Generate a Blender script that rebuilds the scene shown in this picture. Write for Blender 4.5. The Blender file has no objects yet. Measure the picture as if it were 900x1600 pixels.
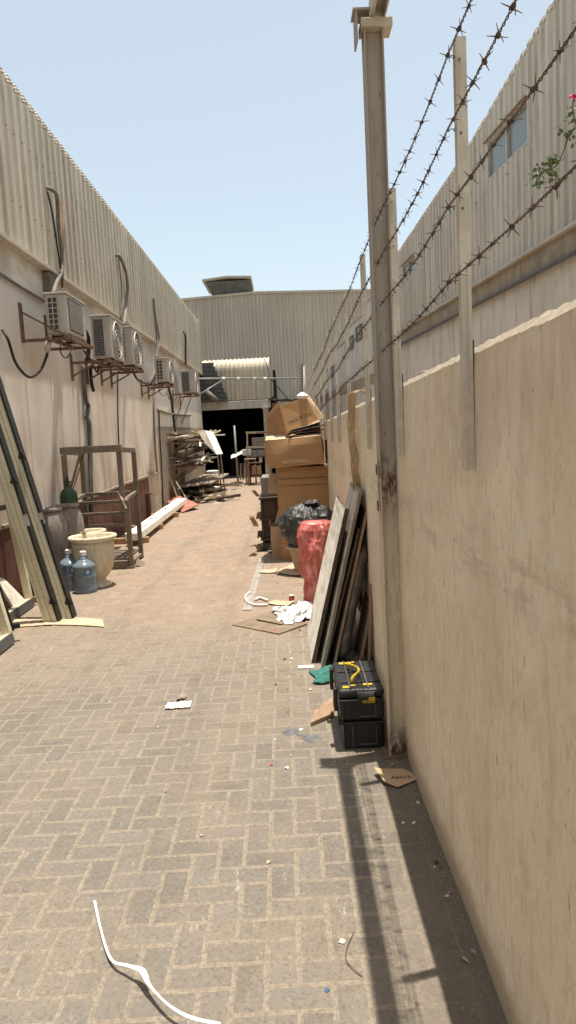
import bpy, math, random
import numpy as np
from mathutils import Vector, Matrix, noise as mnoise
random.seed(7)
PI = math.pi
sc = bpy.context.scene
col = sc.collection

# ------------------------------------------------------------------ camera
H = 1.7
FPX = 1130.0
CX, CY = 450.0, 800.0
def _basis(vp=(443., 673.), roll=.051):
    Y = np.array([vp[0]-CX, vp[1]-CY, FPX]); Y /= np.linalg.norm(Y)
    t = np.array([roll, 1., 0.]); D = t - Y*(t@Y); D /= np.linalg.norm(D)
    X = np.cross(D, Y)
    if X[0] < 0: X = -X
    return X, Y, -D
BX, BY, BZ = _basis()
def ray(u, v):
    r = np.array([u-CX, v-CY, FPX]); return np.array([r@BX, r@BY, r@BZ])
O0 = np.array([0, 0, H])
def G(u, v, z=0.):
    r = ray(u, v); return Vector(r*((z-H)/r[2])+O0)
def AY(u, v, y):
    r = ray(u, v); return Vector(r*(y/r[1])+O0)
def AX(u, v, x):
    r = ray(u, v); return Vector(r*(x/r[0])+O0)
cam_d = bpy.data.cameras.new('camera'); cam = bpy.data.objects.new('camera', cam_d); col.objects.link(cam)
M = Matrix(((BX[0], -BX[1], -BX[2], 0), (BY[0], -BY[1], -BY[2], 0), (BZ[0], -BZ[1], -BZ[2], H), (0, 0, 0, 1)))
cam.matrix_world = M
cam_d.sensor_fit = 'VERTICAL'; cam_d.sensor_height = 36; cam_d.lens = 36*FPX/1600
cam_d.clip_start = .05; cam_d.clip_end = 2000
sc.camera = cam

# ------------------------------------------------------------------ light
SUNV = Vector((.088, .022, 1)).normalized()
elev = math.asin(SUNV.z); az = math.atan2(SUNV.x, SUNV.y)
w = bpy.data.worlds.new('World'); sc.world = w; w.use_nodes = True
nt = w.node_tree; bg = nt.nodes['Background']
sky = nt.nodes.new('ShaderNodeTexSky'); sky.sky_type = 'NISHITA'; sky.sun_disc = False
sky.sun_elevation = elev; sky.sun_rotation = az
sky.air_density = 1.0; sky.dust_density = 2.0; sky.ozone_density = 1.0; sky.altitude = 0
hz = nt.nodes.new('ShaderNodeMix'); hz.data_type = 'RGBA'; hz.blend_type = 'ADD'; hz.inputs[0].default_value = 1   # even summer haze over the whole sky
hz.inputs[7].default_value = (2.3, 2.3, 1.6, 1)
nt.links.new(sky.outputs[0], hz.inputs[6]); nt.links.new(hz.outputs[2], bg.inputs[0]); bg.inputs[1].default_value = .095
sl = bpy.data.lights.new('sun', 'SUN'); sl.energy = 4.4; sl.angle = math.radians(.42); sl.color = (1, .93, .82)
so = bpy.data.objects.new('sun', sl); col.objects.link(so)
so.rotation_euler = (-SUNV).to_track_quat('-Z', 'Y').to_euler()
sc.view_settings.view_transform = 'Standard'; sc.view_settings.look = 'None'
sc.view_settings.exposure = .66; sc.view_settings.gamma = 1
sc.view_settings.use_curve_mapping = False
sc.render.engine = 'CYCLES'
sc.cycles.use_denoising = True; sc.cycles.denoiser = 'OPENIMAGEDENOISE'; sc.cycles.denoising_input_passes = 'RGB_ALBEDO_NORMAL'
sc.cycles.sample_clamp_indirect = 4
sc.cycles.max_bounces = 12; sc.cycles.diffuse_bounces = 8; sc.cycles.transparent_max_bounces = 12

# ------------------------------------------------------------------ node helpers
class S:
    def __init__(s, nt, sock): s.nt, s.k = nt, sock
    def _m(s, op, b=None, c=None, clamp=False):
        n = s.nt.nodes.new('ShaderNodeMath'); n.operation = op; n.use_clamp = clamp
        for i, v in enumerate((s, b, c)):
            if v is None: continue
            if isinstance(v, S): s.nt.links.new(v.k, n.inputs[i])
            else: n.inputs[i].default_value = v
        return S(s.nt, n.outputs[0])
    def __add__(s, b): return s._m('ADD', b)
    def __sub__(s, b): return s._m('SUBTRACT', b)
    def __mul__(s, b): return s._m('MULTIPLY', b)
    def __truediv__(s, b): return s._m('DIVIDE', b)
    def rsub(s, a): return (s*-1)+a
    def floor(s): return s._m('FLOOR')
    def fmod(s, b): return s._m('FLOORED_MODULO', b)
    def mn(s, b): return s._m('MINIMUM', b)
    def mx(s, b): return s._m('MAXIMUM', b)
    def gt(s, b): return s._m('GREATER_THAN', b)
    def lt(s, b): return s._m('LESS_THAN', b)
    def eq(s, b): return s._m('COMPARE', b, .1)
    def absv(s): return s._m('ABSOLUTE')
    def clamp(s): return s._m('ADD', 0., clamp=True)
    def ss(s, a, b):
        n = s.nt.nodes.new('ShaderNodeMapRange'); n.interpolation_type = 'SMOOTHSTEP'
        s.nt.links.new(s.k, n.inputs[0]); n.inputs[1].default_value = a; n.inputs[2].default_value = b
        return S(s.nt, n.outputs[0])
class NB:
    def __init__(b, name, rough=.8, metal=0., spec=.3):
        b.m = bpy.data.materials.new(name); b.m.use_nodes = True; b.nt = b.m.node_tree
        b.p = b.nt.nodes['Principled BSDF']
        b.p.inputs['Roughness'].default_value = rough; b.p.inputs['Metallic'].default_value = metal
        b.p.inputs['Specular IOR Level'].default_value = spec
        tc = b.nt.nodes.new('ShaderNodeTexCoord'); b.co = tc.outputs['Object']
        sp = b.nt.nodes.new('ShaderNodeSeparateXYZ'); b.nt.links.new(b.co, sp.inputs[0])
        b.x, b.y, b.z = (S(b.nt, sp.outputs[i]) for i in range(3))
    def sc(b, s):
        mp = b.nt.nodes.new('ShaderNodeMapping'); b.nt.links.new(b.co, mp.inputs[0])
        mp.inputs['Scale'].default_value = s if hasattr(s, '__len__') else (s, s, s)
        return mp.outputs[0]
    def noise(b, s, det=4, rough=.6, off=0):
        n = b.nt.nodes.new('ShaderNodeTexNoise'); n.noise_dimensions = '4D'
        b.nt.links.new(b.sc(s), n.inputs['Vector']); n.inputs['Scale'].default_value = 1
        n.inputs['W'].default_value = off; n.inputs['Detail'].default_value = det; n.inputs['Roughness'].default_value = rough
        return S(b.nt, n.outputs[0])
    def vor(b, s, feat='F1'):
        n = b.nt.nodes.new('ShaderNodeTexVoronoi'); n.feature = feat
        b.nt.links.new(b.sc(s), n.inputs['Vector']); n.inputs['Scale'].default_value = 1
        return S(b.nt, n.outputs[0])
    def rgb(b, c):
        n = b.nt.nodes.new('ShaderNodeRGB'); n.outputs[0].default_value = (*c, 1); return n.outputs[0]
    def mix(b, f, a, c, mode='MIX'):
        n = b.nt.nodes.new('ShaderNodeMix'); n.data_type = 'RGBA'; n.blend_type = mode
        if isinstance(f, S): b.nt.links.new(f.k, n.inputs[0])
        else: n.inputs[0].default_value = f
        for i, v in ((6, a), (7, c)):
            if isinstance(v, tuple): n.inputs[i].default_value = (*v, 1)
            else: b.nt.links.new(v, n.inputs[i])
        return n.outputs[2]
    def fin(b, c, h=None, dist=.004, strength=.5, rough=None):
        if isinstance(c, tuple): b.p.inputs['Base Color'].default_value = (*c, 1)
        else: b.nt.links.new(c, b.p.inputs['Base Color'])
        if h is not None:
            bm = b.nt.nodes.new('ShaderNodeBump'); bm.inputs['Distance'].default_value = dist; bm.inputs['Strength'].default_value = strength
            b.nt.links.new(h.k, bm.inputs['Height']); b.nt.links.new(bm.outputs[0], b.p.inputs['Normal'])
        if rough is not None: b.nt.links.new(rough.k, b.p.inputs['Roughness'])
        return b.m
def worn(name, c, c2=None, s=6, s2=(20, 20, 2), c3=None, rough=.8, metal=0, bump=.3, amt=.6, bs=60, spec=.3, lo=.42, hi=.68):
    """a base colour with blotches of c2 and streaks of c3"""
    b = NB(name, rough, metal, spec)
    c2 = c2 or tuple(v*.72 for v in c); c3 = c3 or tuple(v*.8 for v in c2)
    k = b.mix(b.noise(s, 5, .7).ss(lo, lo+(hi-lo)*.6)*amt, c, c2)
    k = b.mix(b.noise(s2, 4, .7, off=3).ss(.50, .64)*amt, k, c3)
    return b.fin(k, b.noise(bs, 4), .002, bump)
MT = {}
MT['white_worn'] = worn('white_paint_worn', (.93, .90, .81), (.62, .55, .43), 7, (9, 3, 12), (.42, .36, .28), lo=.5, hi=.62, amt=.5)
MT['ac_white'] = worn('cream_metal', (.50, .47, .41), (.38, .34, .28), 4, (20, 20, 2), (.40, .33, .25), rough=.5, bump=.05, amt=.5)
MT['ac_side'] = worn('grey_metal_side', (.36, .35, .34), (.26, .24, .22), 6, rough=.5, bump=.05)
MT['dark'] = worn('dark_plastic', (.035, .033, .032), (.06, .055, .05), 8, rough=.6, bump=.1)
MT['grille'] = worn('grille_dark', (.06, .055, .05), (.10, .09, .075), 10, rough=.7, bump=.1)
MT['black'] = worn('black_rubber', (.018, .017, .016), (.035, .03, .028), 12, rough=.55, bump=.1)
MT['rust'] = worn('rusty_steel', (.20, .13, .085), (.09, .05, .03), 18, (30, 30, 8), (.27, .16, .08), rough=.9, bump=.5)
MT['wire'] = worn('rusty_wire', (.13, .098, .075), (.06, .048, .04), 60, (80, 80, 80), (.17, .11, .075), rough=.85, bump=.4)
MT['steel_beige'] = worn('painted_steel_beige', (.56, .50, .41), (.42, .365, .29), 5, (18, 18, 1.5), (.30, .235, .165), rough=.65, bump=.15)
MT['steel_light'] = worn('painted_steel_light', (.62, .57, .48), (.47, .42, .34), 6, (30, 30, 2), (.36, .28, .2), rough=.65, bump=.15)
MT['steel_grey'] = worn('galvanised_steel', (.30, .30, .29), (.2, .19, .18), 8, rough=.5, metal=.3, bump=.1)
MT['steel_dark'] = worn('dark_steel', (.12, .118, .115), (.07, .068, .064), 3, rough=.6, bump=.1)
MT['conduit'] = worn('grey_conduit', (.22, .195, .16), (.14, .12, .095), 10, rough=.7)
MT['concrete'] = worn('concrete', (.42, .38, .32), (.28, .24, .19), 3, (6, 6, 1), (.25, .21, .16), bump=.5)
MT['concrete_white'] = worn('whitewashed_concrete', (.60, .57, .51), (.42, .38, .32), 2, (6, 6, 1), (.35, .3, .24), bump=.4)
MT['card'] = worn('cardboard_brown', (.45, .265, .130), (.37, .205, .098), 3, (1, 1, 60), (.25, .14, .07), rough=.9, bump=.15, amt=.4)
MT['card_light'] = worn('cardboard_light', (.50, .36, .22), (.38, .25, .14), 4, (1, 1, 60), (.33, .22, .12), rough=.9, bump=.15, amt=.5)
MT['card_pale'] = worn('cardboard_sun_bleached', (.52, .42, .29), (.42, .32, .21), 5, (30, 2, 30), (.4, .28, .17), rough=.9, bump=.2)
MT['ply'] = worn('weathered_plywood_grey', (.34, .31, .27), (.22, .19, .16), 5, (40, 3, 3), (.18, .15, .12), rough=.85)
MT['wood'] = worn('bare_timber', (.42, .27, .14), (.30, .18, .09), 5, (30, 30, 3), (.24, .14, .07), rough=.8)
MT['wood_edge'] = worn('raw_board_edge', (.36, .245, .165), (.26, .16, .10), 8, (30, 3, 30), (.2, .12, .075), rough=.85)
MT['wood_grey'] = worn('weathered_timber', (.33, .28, .22), (.22, .18, .135), 6, (30, 30, 3), (.16, .125, .09), rough=.85)
MT['wood_dark'] = worn('dark_timber', (.12, .085, .06), (.07, .05, .035), 6, (30, 30, 3), (.05, .035, .025), rough=.85)
MT['wood_pale'] = worn('pale_timber', (.55, .47, .35), (.40, .32, .23), 6, (30, 30, 3), (.3, .23, .16), rough=.85)
MT['red_board'] = worn('red_brown_board', (.30, .115, .075), (.42, .25, .18), 4, (3, 20, 20), (.22, .07, .045), rough=.7)
MT['alu'] = worn('cream_aluminium', (.66, .60, .42), (.56, .50, .34), 4, (2, 2, 30), (.5, .45, .31), rough=.35, bump=.03, amt=.4, spec=.5)
MT['alu_dull'] = worn('grey_cream_aluminium', (.42, .38, .29), (.34, .30, .23), 5, rough=.45, bump=.03)
MT['jar'] = worn('dusty_clay', (.22, .19, .165), (.34, .30, .26), 7, (20, 20, 4), (.15, .125, .105), rough=.95, bump=.6, bs=40)
MT['urn'] = worn('cream_stoneware', (.62, .56, .42), (.50, .43, .30), 5, (12, 12, 3), (.40, .32, .21), rough=.8, bump=.3)
MT['green_metal'] = worn('green_painted_steel', (.035, .085, .04), (.06, .08, .05), 8, rough=.5, bump=.1)
MT['yellow'] = worn('yellow_plastic', (.55, .38, .02), (.36, .26, .04), 20, rough=.5, bump=.1)
MT['tool_black'] = worn('black_abs', (.013, .013, .014), (.035, .032, .03), 14, (30, 30, 30), (.03, .028, .025), rough=.5, bump=.3, spec=.5, amt=.5, lo=.5, hi=.75)
MT['scuff'] = worn('scuffed_grey_plastic', (.13, .125, .115), (.05, .05, .05), 20, rough=.6)
MT['cloth_green'] = worn('green_cloth', (.05, .19, .155), (.035, .12, .10), 20, rough=.95, bump=.5, bs=200)
MT['cloth_black'] = worn('black_cloth', (.012, .012, .014), (.02, .02, .02), 20, rough=.95)
MT['white_plastic'] = worn('white_film', (.74, .73, .70), (.6, .58, .54), 12, rough=.4, bump=.2, spec=.5)
MT['paper'] = worn('crumpled_paper', (.72, .68, .58), (.55, .5, .38), 12, rough=.9)
MT['blue'] = worn('blue_plastic', (.05, .085, .17), (.04, .05, .09), 12, rough=.5)
MT['blue_lbl'] = worn('blue_label', (.06, .17, .32), (.05, .13, .24), 20, rough=.5)
MT['red'] = worn('red_paper_cup', (.55, .04, .03), (.4, .04, .03), 30, rough=.5)
MT['ink'] = worn('black_ink', (.05, .035, .025), (.08, .06, .04), 90, rough=.9)
MT['interior'] = worn('shaded_interior', (.030, .025, .021), (.02, .016, .014), 2, rough=.95)  # near-black colour stands in for the shade inside the shed
MT['marble'] = worn('pale_offcut', (.66, .62, .53), (.5, .45, .37), 6, rough=.7)
MT['terracotta'] = worn('terracotta', (.36, .19, .12), (.25, .14, .09), 12, rough=.9)
MT['leaf'] = worn('bougainvillea_leaf', (.085, .14, .045), (.14, .18, .08), 30, rough=.5, bump=.1)
MT['flower'] = worn('magenta_bract', (.65, .02, .16), (.5, .02, .14), 30, rough=.6)
MT['twig'] = worn('woody_stem', (.13, .095, .065), (.08, .06, .04), 30, rough=.9)
MT['pallet_wrap'] = worn('dusty_brown_wrap', (.105, .085, .072), (.16, .135, .115), 14, (30, 30, 4), (.07, .055, .045), rough=.7, bump=.8, bs=35)
MT['mat'] = worn('dirty_fibreboard', (.235, .18, .125), (.16, .12, .085), 6, (3, 30, 3), (.12, .09, .06), rough=.9)

def glassy(name, c, rough=.1, trans=.0, alpha=1.):
    b = NB(name, rough, 0, .5); b.p.inputs['Transmission Weight'].default_value = trans
    b.p.inputs['IOR'].default_value = 1.45
    return b.fin(b.mix(b.noise(5).ss(.4, .7)*.4, c, tuple(v*.8 for v in c)))
MT['glass'] = glassy('window_glass', (.20, .225, .22), .2)
MT['bottle'] = glassy('blue_polycarbonate', (.22, .29, .35), .12, .35)
def film(name, c, c2, rough, s=9, sheen=0., bd=.02):
    b = NB(name, rough, 0, .6)
    n = b.noise((s, s, s*.5), 6, .65); v = b.vor((s*1.1, s*1.1, s*.45), 'DISTANCE_TO_EDGE')
    h = n + v*.6
    m = b.fin(b.mix(n.ss(.4, .65), c, c2), h, bd, .9)
    if sheen: b.p.inputs['Transmission Weight'].default_value = 0; b.p.inputs['Subsurface Weight'].default_value = sheen; b.p.inputs['Subsurface Radius'].default_value = (.06, .015, .01)
    return m
MT['bag_black'] = film('black_bin_liner', (.028, .028, .028), (.055, .054, .05), .42)
MT['bag_red'] = film('red_plastic_sack', (.50, .11, .09), (.66, .24, .20), .28, 7, .25)
MT['bag_white'] = film('white_carrier_film', (.78, .77, .74), (.66, .65, .62), .35, 40, 0, .01)

# --- special materials
def mat_pavers():
    b = NB('herringbone_pavers', .88, 0, .2)
    wv = .1035
    d1 = b.noise(9, 2, off=1) - .5; d2 = b.noise(9, 2, off=5) - .5
    X = (b.x + d1*.012)/wv + 400.35; Y = (b.y + d2*.012)/wv + 400.2
    i, j = X.floor(), Y.floor(); fx, fy = X - i, Y - j
    k = (i - j).fmod(4.)
    k0, k1, k2, k3 = k.lt(.5), k.eq(1.), k.eq(2.), k.gt(2.5)
    gx, gy = fx.rsub(1.), fy.rsub(1.)
    d = (fx + k1*9).mn(gx + k0*9).mn(fy + k2*9).mn(gy + k3*9)       # distance to the brick's own edge, brick widths
    bi, bj = i - k1, j - k2
    cmb = b.nt.nodes.new('ShaderNodeCombineXYZ'); b.nt.links.new(bi.k, cmb.inputs[0]); b.nt.links.new(bj.k, cmb.inputs[1])
    wn = b.nt.nodes.new('ShaderNodeTexWhiteNoise'); wn.noise_dimensions = '3D'; b.nt.links.new(cmb.outputs[0], wn.inputs[0])
    rnd = S(b.nt, wn.outputs[0])
    jw = b.noise(14, 3, off=8)*.08 + .040
    joint = (d - jw).ss(-.012, .035).rsub(1.)
    # colours
    grain = b.noise(75, 3, .75)
    base = b.mix(rnd, (.160, .142, .118), (.192, .172, .145))
    pink = b.mix(rnd, (.30, .208, .148), (.35, .255, .188))
    far = (b.y + b.noise(.8, 3, off=4)*5).ss(6.0, 11.5)
    base = b.mix(far, base, pink)
    base = b.mix(b.noise(1.6, 5, .65, off=2).ss(.44, .62)*.5, base, (.235, .192, .145))      # drifted dust
    base = b.mix(b.noise(3.5, 4, .7, off=12).ss(.52, .66)*.38, base, (.112, .096, .077))      # oily patches
    base = b.mix(grain.ss(.50, .62)*.40, base, (.075, .066, .055))
    base = b.mix(b.noise(48, 4, .8, off=6).ss(.54, .62)*.45, base, (.27, .248, .21))
    base = b.mix(b.noise((14, 4, 5), 6, .85, off=30).ss(.585, .65)*.65, base, (.40, .375, .32))            # cement splashes
    sand = b.mix(b.noise(60, 3, .8).ss(.42, .58), (.22, .185, .142), (.315, .265, .205))
    c = b.mix(joint*.85, base, sand)
    # sand blown up against the right hand wall covers the joints
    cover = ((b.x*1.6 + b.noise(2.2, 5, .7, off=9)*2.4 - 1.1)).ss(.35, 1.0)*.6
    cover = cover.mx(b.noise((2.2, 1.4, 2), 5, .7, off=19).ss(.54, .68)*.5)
    grime_shade = (b.x + b.noise(3, 5, .7, off=77)*.35).ss(.42, .62)  # grime and the wall's shade along its foot, both put into the colour
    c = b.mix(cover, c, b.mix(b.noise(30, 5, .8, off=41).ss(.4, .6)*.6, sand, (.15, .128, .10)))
    c = b.mix(grime_shade*.55, c, (.12, .10, .078))
    tracks = ((b.x + 1.1).absv() - .62 + b.noise((2, .35, 1), 3, off=83)*.3).absv().ss(.0, .16).rsub(1.)
    c = b.mix(tracks*.22*b.noise((5, 1, 1), 5, .7, off=90).ss(.38, .6), c, (.09, .078, .065))
    h = (d.mn(.11)*8)*cover.rsub(1.) + grain*.8 + b.noise(25, 3)*.6 + rnd*1.2
    return b.fin(c, h, .007, .8)
def mat_left_wall():
    b = NB('dirty_white_plaster', .85, 0, .2)
    st = b.noise((3.2, 3.2, .22), 5, .62, off=2); st2 = b.noise((14, 14, .4), 4, .65, off=6)
    low = b.z.ss(.4, 3.3).rsub(1.)
    c = b.mix(b.noise(1.6, 5).ss(.42, .6)*.6, (.80, .74, .65), (.70, .635, .54))
    c = b.mix((st.ss(.44, .70)*(low*.9 + .12)).clamp(), c, (.40, .29, .21))
    c = b.mix((st2.ss(.52, .70)*(low*.5 + .08)).clamp(), c, (.27, .19, .135))
    c = b.mix(b.noise((9, 9, 1.5), 5, .75, off=33).ss(.53, .62)*low*.4, c, (.60, .50, .38))
    far = b.y.ss(9.5, 16.)
    c = b.mix(far*b.noise((1.2, 1.2, .3), 4, off=11).ss(.4, .56)*.5*(low+.3), c, (.34, .235, .155))
    c = b.mix(b.z.ss(.6, 2.4).rsub(1.)*b.noise((.9, .9, .6), 4, .6, off=57).ss(.34, .54)*.62, c, (.34, .245, .17))
    under = b.z.ss(3.1, 3.75)*.5  # brown darkening below the cladding: its shadow put into the plaster colour
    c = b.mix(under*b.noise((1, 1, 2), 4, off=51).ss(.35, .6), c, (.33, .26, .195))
    return b.fin(c, b.noise(30, 5)+b.noise(4, 3), .006, .4)
def mat_dado():
    b = NB('faded_red_paint', .85, 0, .2)
    c = b.mix(b.noise((3, 3, 1), 5, .7).ss(.35, .65), (.10, .036, .026), (.165, .085, .058))
    c = b.mix(b.noise((12, 12, .6), 4, off=4).ss(.48, .7)*.6, c, (.15, .105, .075))
    c = b.mix(b.noise(9, 6, .8, off=7).ss(.64, .7)*.7, c, (.45, .37, .28))
    return b.fin(c, b.noise(30, 5), .004, .4)
def mat_right_wall():
    b = NB('beige_rendered_wall', .9, 0, .15)
    c = b.mix(b.noise((1.2, 1.2, .8), 5, .6).ss(.42, .58), (.91, .81, .65), (.84, .735, .57))
    c = b.mix(b.noise((34, 34, 15), 6, .8, off=2).ss(.50, .60)*.42, c, (.60, .49, .36))
    c = b.mix(b.noise((14, 14, 3), 5, .8, off=102).ss(.53, .60)*.28, c, (.56, .45, .32))
    c = b.mix(b.noise((1.1, 1.1, 1.6), 3, .5, off=111).ss(.50, .54)*.22, c, (.62, .51, .38))
    c = b.mix(b.noise((26, 26, 9), 5, .75, off=8).ss(.54, .62)*.5, c, (.93, .87, .76))
    band = ((b.z + b.noise(2, 3, off=61)*.1 - 1.36).absv()).ss(.01, .13).rsub(1.)*b.noise((2.5, 2.5, 12), 5, .75, off=5).ss(.46, .60)
    c = b.mix(band*.4, c, (.45, .36, .26))
    up = b.z.ss(1.45, 1.82)*b.noise((5, 5, .9), 5, .7, off=14).ss(.38, .60)
    c = b.mix(up*.5, c, (.58, .46, .33))
    top = (b.z + b.y*.015 + (b.noise(20, 5, .8, off=20) - .5)*.16).ss(1.935, 1.95)
    c = b.mix(top*(b.noise(30, 4, .8, off=22).ss(.4, .6)*.6 + .3), c, (.50, .44, .35))
    c = b.mix(b.z.ss(1.86, 1.93)*b.noise(24, 5, .8, off=23).ss(.5, .58)*.7, c, (.46, .38, .28))
    c = b.mix(b.noise((40, 40, 11), 4, .85, off=25).ss(.60, .64)*b.noise((3, 3, 3), 3, off=71).ss(.45, .6)*.75, c, (.25, .18, .12))
    crack = b.noise((3, 3, 1.1), 3, .6, off=91) - .5
    c = b.mix(crack.absv().ss(.0, .0025).rsub(1.)*b.noise(.9, 2, off=93).ss(.57, .64)*.4, c, (.25, .19, .13))
    foot = (b.z - b.noise(5, 4, .7, off=81)*.25).ss(-.08, .06).rsub(1.)
    c = b.mix(foot*.6, c, (.36, .29, .21))
    return b.fin(c, b.noise((50, 50, 24), 5, .8)*1.2 + b.noise(9, 4)*.8, .008, .7)
def mat_clad(name, c, c2, c3, rough=.55):
    b = NB(name, rough, .0, .4)
    sh = b.nt.nodes.new('ShaderNodeTexWhiteNoise'); sh.noise_dimensions = '1D'; b.nt.links.new(((b.x*.35 + b.y)*1.02).floor().k, sh.inputs['W'])
    k = b.mix(b.noise((.8, .8, .5), 4).ss(.35, .65), c, c2)
    k = b.mix(S(b.nt, sh.outputs[0])*.22, k, c3)
    scr = (((b.z*1.25).fmod(1.)-.5).absv().lt(.012))*(((b.x+b.y)*4.).fmod(1.).lt(.12))
    k = b.mix(scr*.6, k, (.16, .11, .07))
    k = b.mix(b.noise((9, 9, .35), 5, .7, off=3).ss(.46, .60)*.6, k, c3)
    k = b.mix(b.noise((22, 22, 3), 4, .75, off=8).ss(.55, .64)*.4, k, tuple(v*.7 for v in c3))
    return b.fin(k, b.noise(6, 3), .003, .2)
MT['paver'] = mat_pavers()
MT['lwall'] = mat_left_wall(); MT['dado'] = mat_dado(); MT['rwall'] = mat_right_wall()
MT['clad_l'] = mat_clad('ribbed_sheet_beige', (.64, .575, .455), (.56, .50, .39), (.36, .31, .235))
MT['clad_r'] = mat_clad('ribbed_sheet_grey_beige', (.64, .59, .50), (.57, .52, .44), (.40, .35, .28))
MT['clad_far'] = mat_clad('ribbed_sheet_grey', (.43, .385, .32), (.38, .34, .285), (.28, .25, .20))
MT['clad_cream'] = mat_clad('ribbed_sheet_cream', (.64, .575, .44), (.55, .49, .37), (.38, .33, .25))
MT['grey_render'] = worn('grey_rendered_wall', (.62, .58, .51), (.52, .475, .41), 1.2, (5, 5, .5), (.30, .255, .205), bump=.3)
MT['band'] = worn('stained_concrete_band', (.36, .30, .225), (.24, .19, .135), 3, (10, 10, 1), (.19, .14, .09), bump=.4)
MT['sand'] = worn('sandy_ground', (.38, .31, .23), (.30, .24, .17), .5, (2, 2, 2), (.25, .2, .15), bump=.5)

# ------------------------------------------------------------------ mesh helpers
class MB:
    def __init__(s): s.v = []; s.f = []; s.mi = []; s.cur = 0
    def add(s, vs, fs):
        o = len(s.v); s.v += [Vector(v) for v in vs]
        for f in fs: s.f.append([o+i for i in f]); s.mi.append(s.cur)
        return s
    def box(s, lo, hi):
        x0, y0, z0 = lo; x1, y1, z1 = hi
        return s.add([(x0,y0,z0),(x1,y0,z0),(x1,y1,z0),(x0,y1,z0),(x0,y0,z1),(x1,y0,z1),(x1,y1,z1),(x0,y1,z1)],
                     [(0,3,2,1),(4,5,6,7),(0,1,5,4),(1,2,6,5),(2,3,7,6),(3,0,4,7)])
    def obox(s, c, size, R):
        hx, hy, hz = (q/2 for q in size); c = Vector(c)
        vs = [c + R @ Vector((x, y, z)) for x, y, z in ((-hx,-hy,-hz),(hx,-hy,-hz),(hx,hy,-hz),(-hx,hy,-hz),(-hx,-hy,hz),(hx,-hy,hz),(hx,hy,hz),(-hx,hy,hz))]
        return s.add(vs, [(0,3,2,1),(4,5,6,7),(0,1,5,4),(1,2,6,5),(2,3,7,6),(3,0,4,7)])
    def bar(s, p0, p1, a, b, up=(0, 0, 1)):
        """rectangular bar from p0 to p1, a wide (sideways) and b high"""
        p0, p1 = Vector(p0), Vector(p1); d = (p1-p0); L = d.length; d.normalize(); up = Vector(up)
        if abs(d.dot(up)) > .98: up = Vector((0, 1, 0))
        sx = d.cross(up).normalized(); uz = sx.cross(d).normalized()
        vs = []
        for p in (p0, p1):
            for q, r in ((-1,-1),(1,-1),(1,1),(-1,1)): vs.append(p + sx*q*a/2 + uz*r*b/2)
        return s.add(vs, [(0,3,2,1),(4,5,6,7),(0,1,5,4),(1,2,6,5),(2,3,7,6),(3,0,4,7)])
    def prof(s, p0, p1, pts, up=(0, 0, 1)):
        """closed 2D profile (sideways, up) swept from p0 to p1"""
        p0, p1 = Vector(p0), Vector(p1); d = (p1-p0).normalized(); up = Vector(up)
        if abs(d.dot(up)) > .98: up = Vector((0, 1, 0))
        sx = d.cross(up).normalized(); uz = sx.cross(d).normalized(); n = len(pts)
        vs = [p + sx*a + uz*b for p in (p0, p1) for a, b in pts]
        fs = [(i, (i+1) % n, n+(i+1) % n, n+i) for i in range(n)] + [tuple(range(n))[::-1], tuple(range(n, 2*n))]
        return s.add(vs, fs)
    def tube(s, pts, r, n=8, caps=True):
        pts = [Vector(p) for p in pts]; rs = r if hasattr(r, '__len__') else [r]*len(pts)
        rings = []; prev = None
        for i, p in enumerate(pts):
            a = pts[max(i-1, 0)]; b = pts[min(i+1, len(pts)-1)]; t = (b-a).normalized()
            if prev is None: prev = t.orthogonal().normalized()
            u = (prev - t*prev.dot(t)).normalized(); v = t.cross(u); prev = u
            rings.append([p + (u*math.cos(2*PI*k/n) + v*math.sin(2*PI*k/n))*rs[i] for k in range(n)])
        vs = [q for R in rings for q in R]; m = len(pts)
        fs = [(i*n+k, i*n+(k+1) % n, (i+1)*n+(k+1) % n, (i+1)*n+k) for i in range(m-1) for k in range(n)]
        if caps: fs += [tuple(range(n))[::-1], tuple(range((m-1)*n, m*n))]
        return s.add(vs, fs)
    def lathe(s, c, prof, n=32, sx=1, sy=1, jit=0):
        c = Vector(c); vs = []
        for r, z in prof:
            for k in range(n):
                a = 2*PI*k/n; vs.append(c + Vector((r*math.cos(a)*sx, r*math.sin(a)*sy, z)))
        m = len(prof)
        fs = [(i*n+k, i*n+(k+1) % n, (i+1)*n+(k+1) % n, (i+1)*n+k) for i in range(m-1) for k in range(n)]
        fs += [tuple(range(n))[::-1], tuple(range((m-1)*n, m*n))]
        return s.add(vs, fs)
    def plate(s, pts, th, nrm=None):
        """polygon with thickness th, pushed to the back along its normal"""
        pts = [Vector(p) for p in pts]; n = len(pts)
        nv = Vector(nrm).normalized() if nrm else (pts[1]-pts[0]).cross(pts[2]-pts[0]).normalized()
        vs = pts + [p - nv*th for p in pts]
        return s.add(vs, [tuple(range(n)), tuple(range(n, 2*n))[::-1]] + [(i, n+i, n+(i+1) % n, (i+1) % n) for i in range(n)])
    def grid(s, fn, nu, nv):
        vs = [fn(i/nu, j/nv) for j in range(nv+1) for i in range(nu+1)]
        return s.add(vs, [(j*(nu+1)+i, j*(nu+1)+i+1, (j+1)*(nu+1)+i+1, (j+1)*(nu+1)+i) for j in range(nv) for i in range(nu)])
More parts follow.
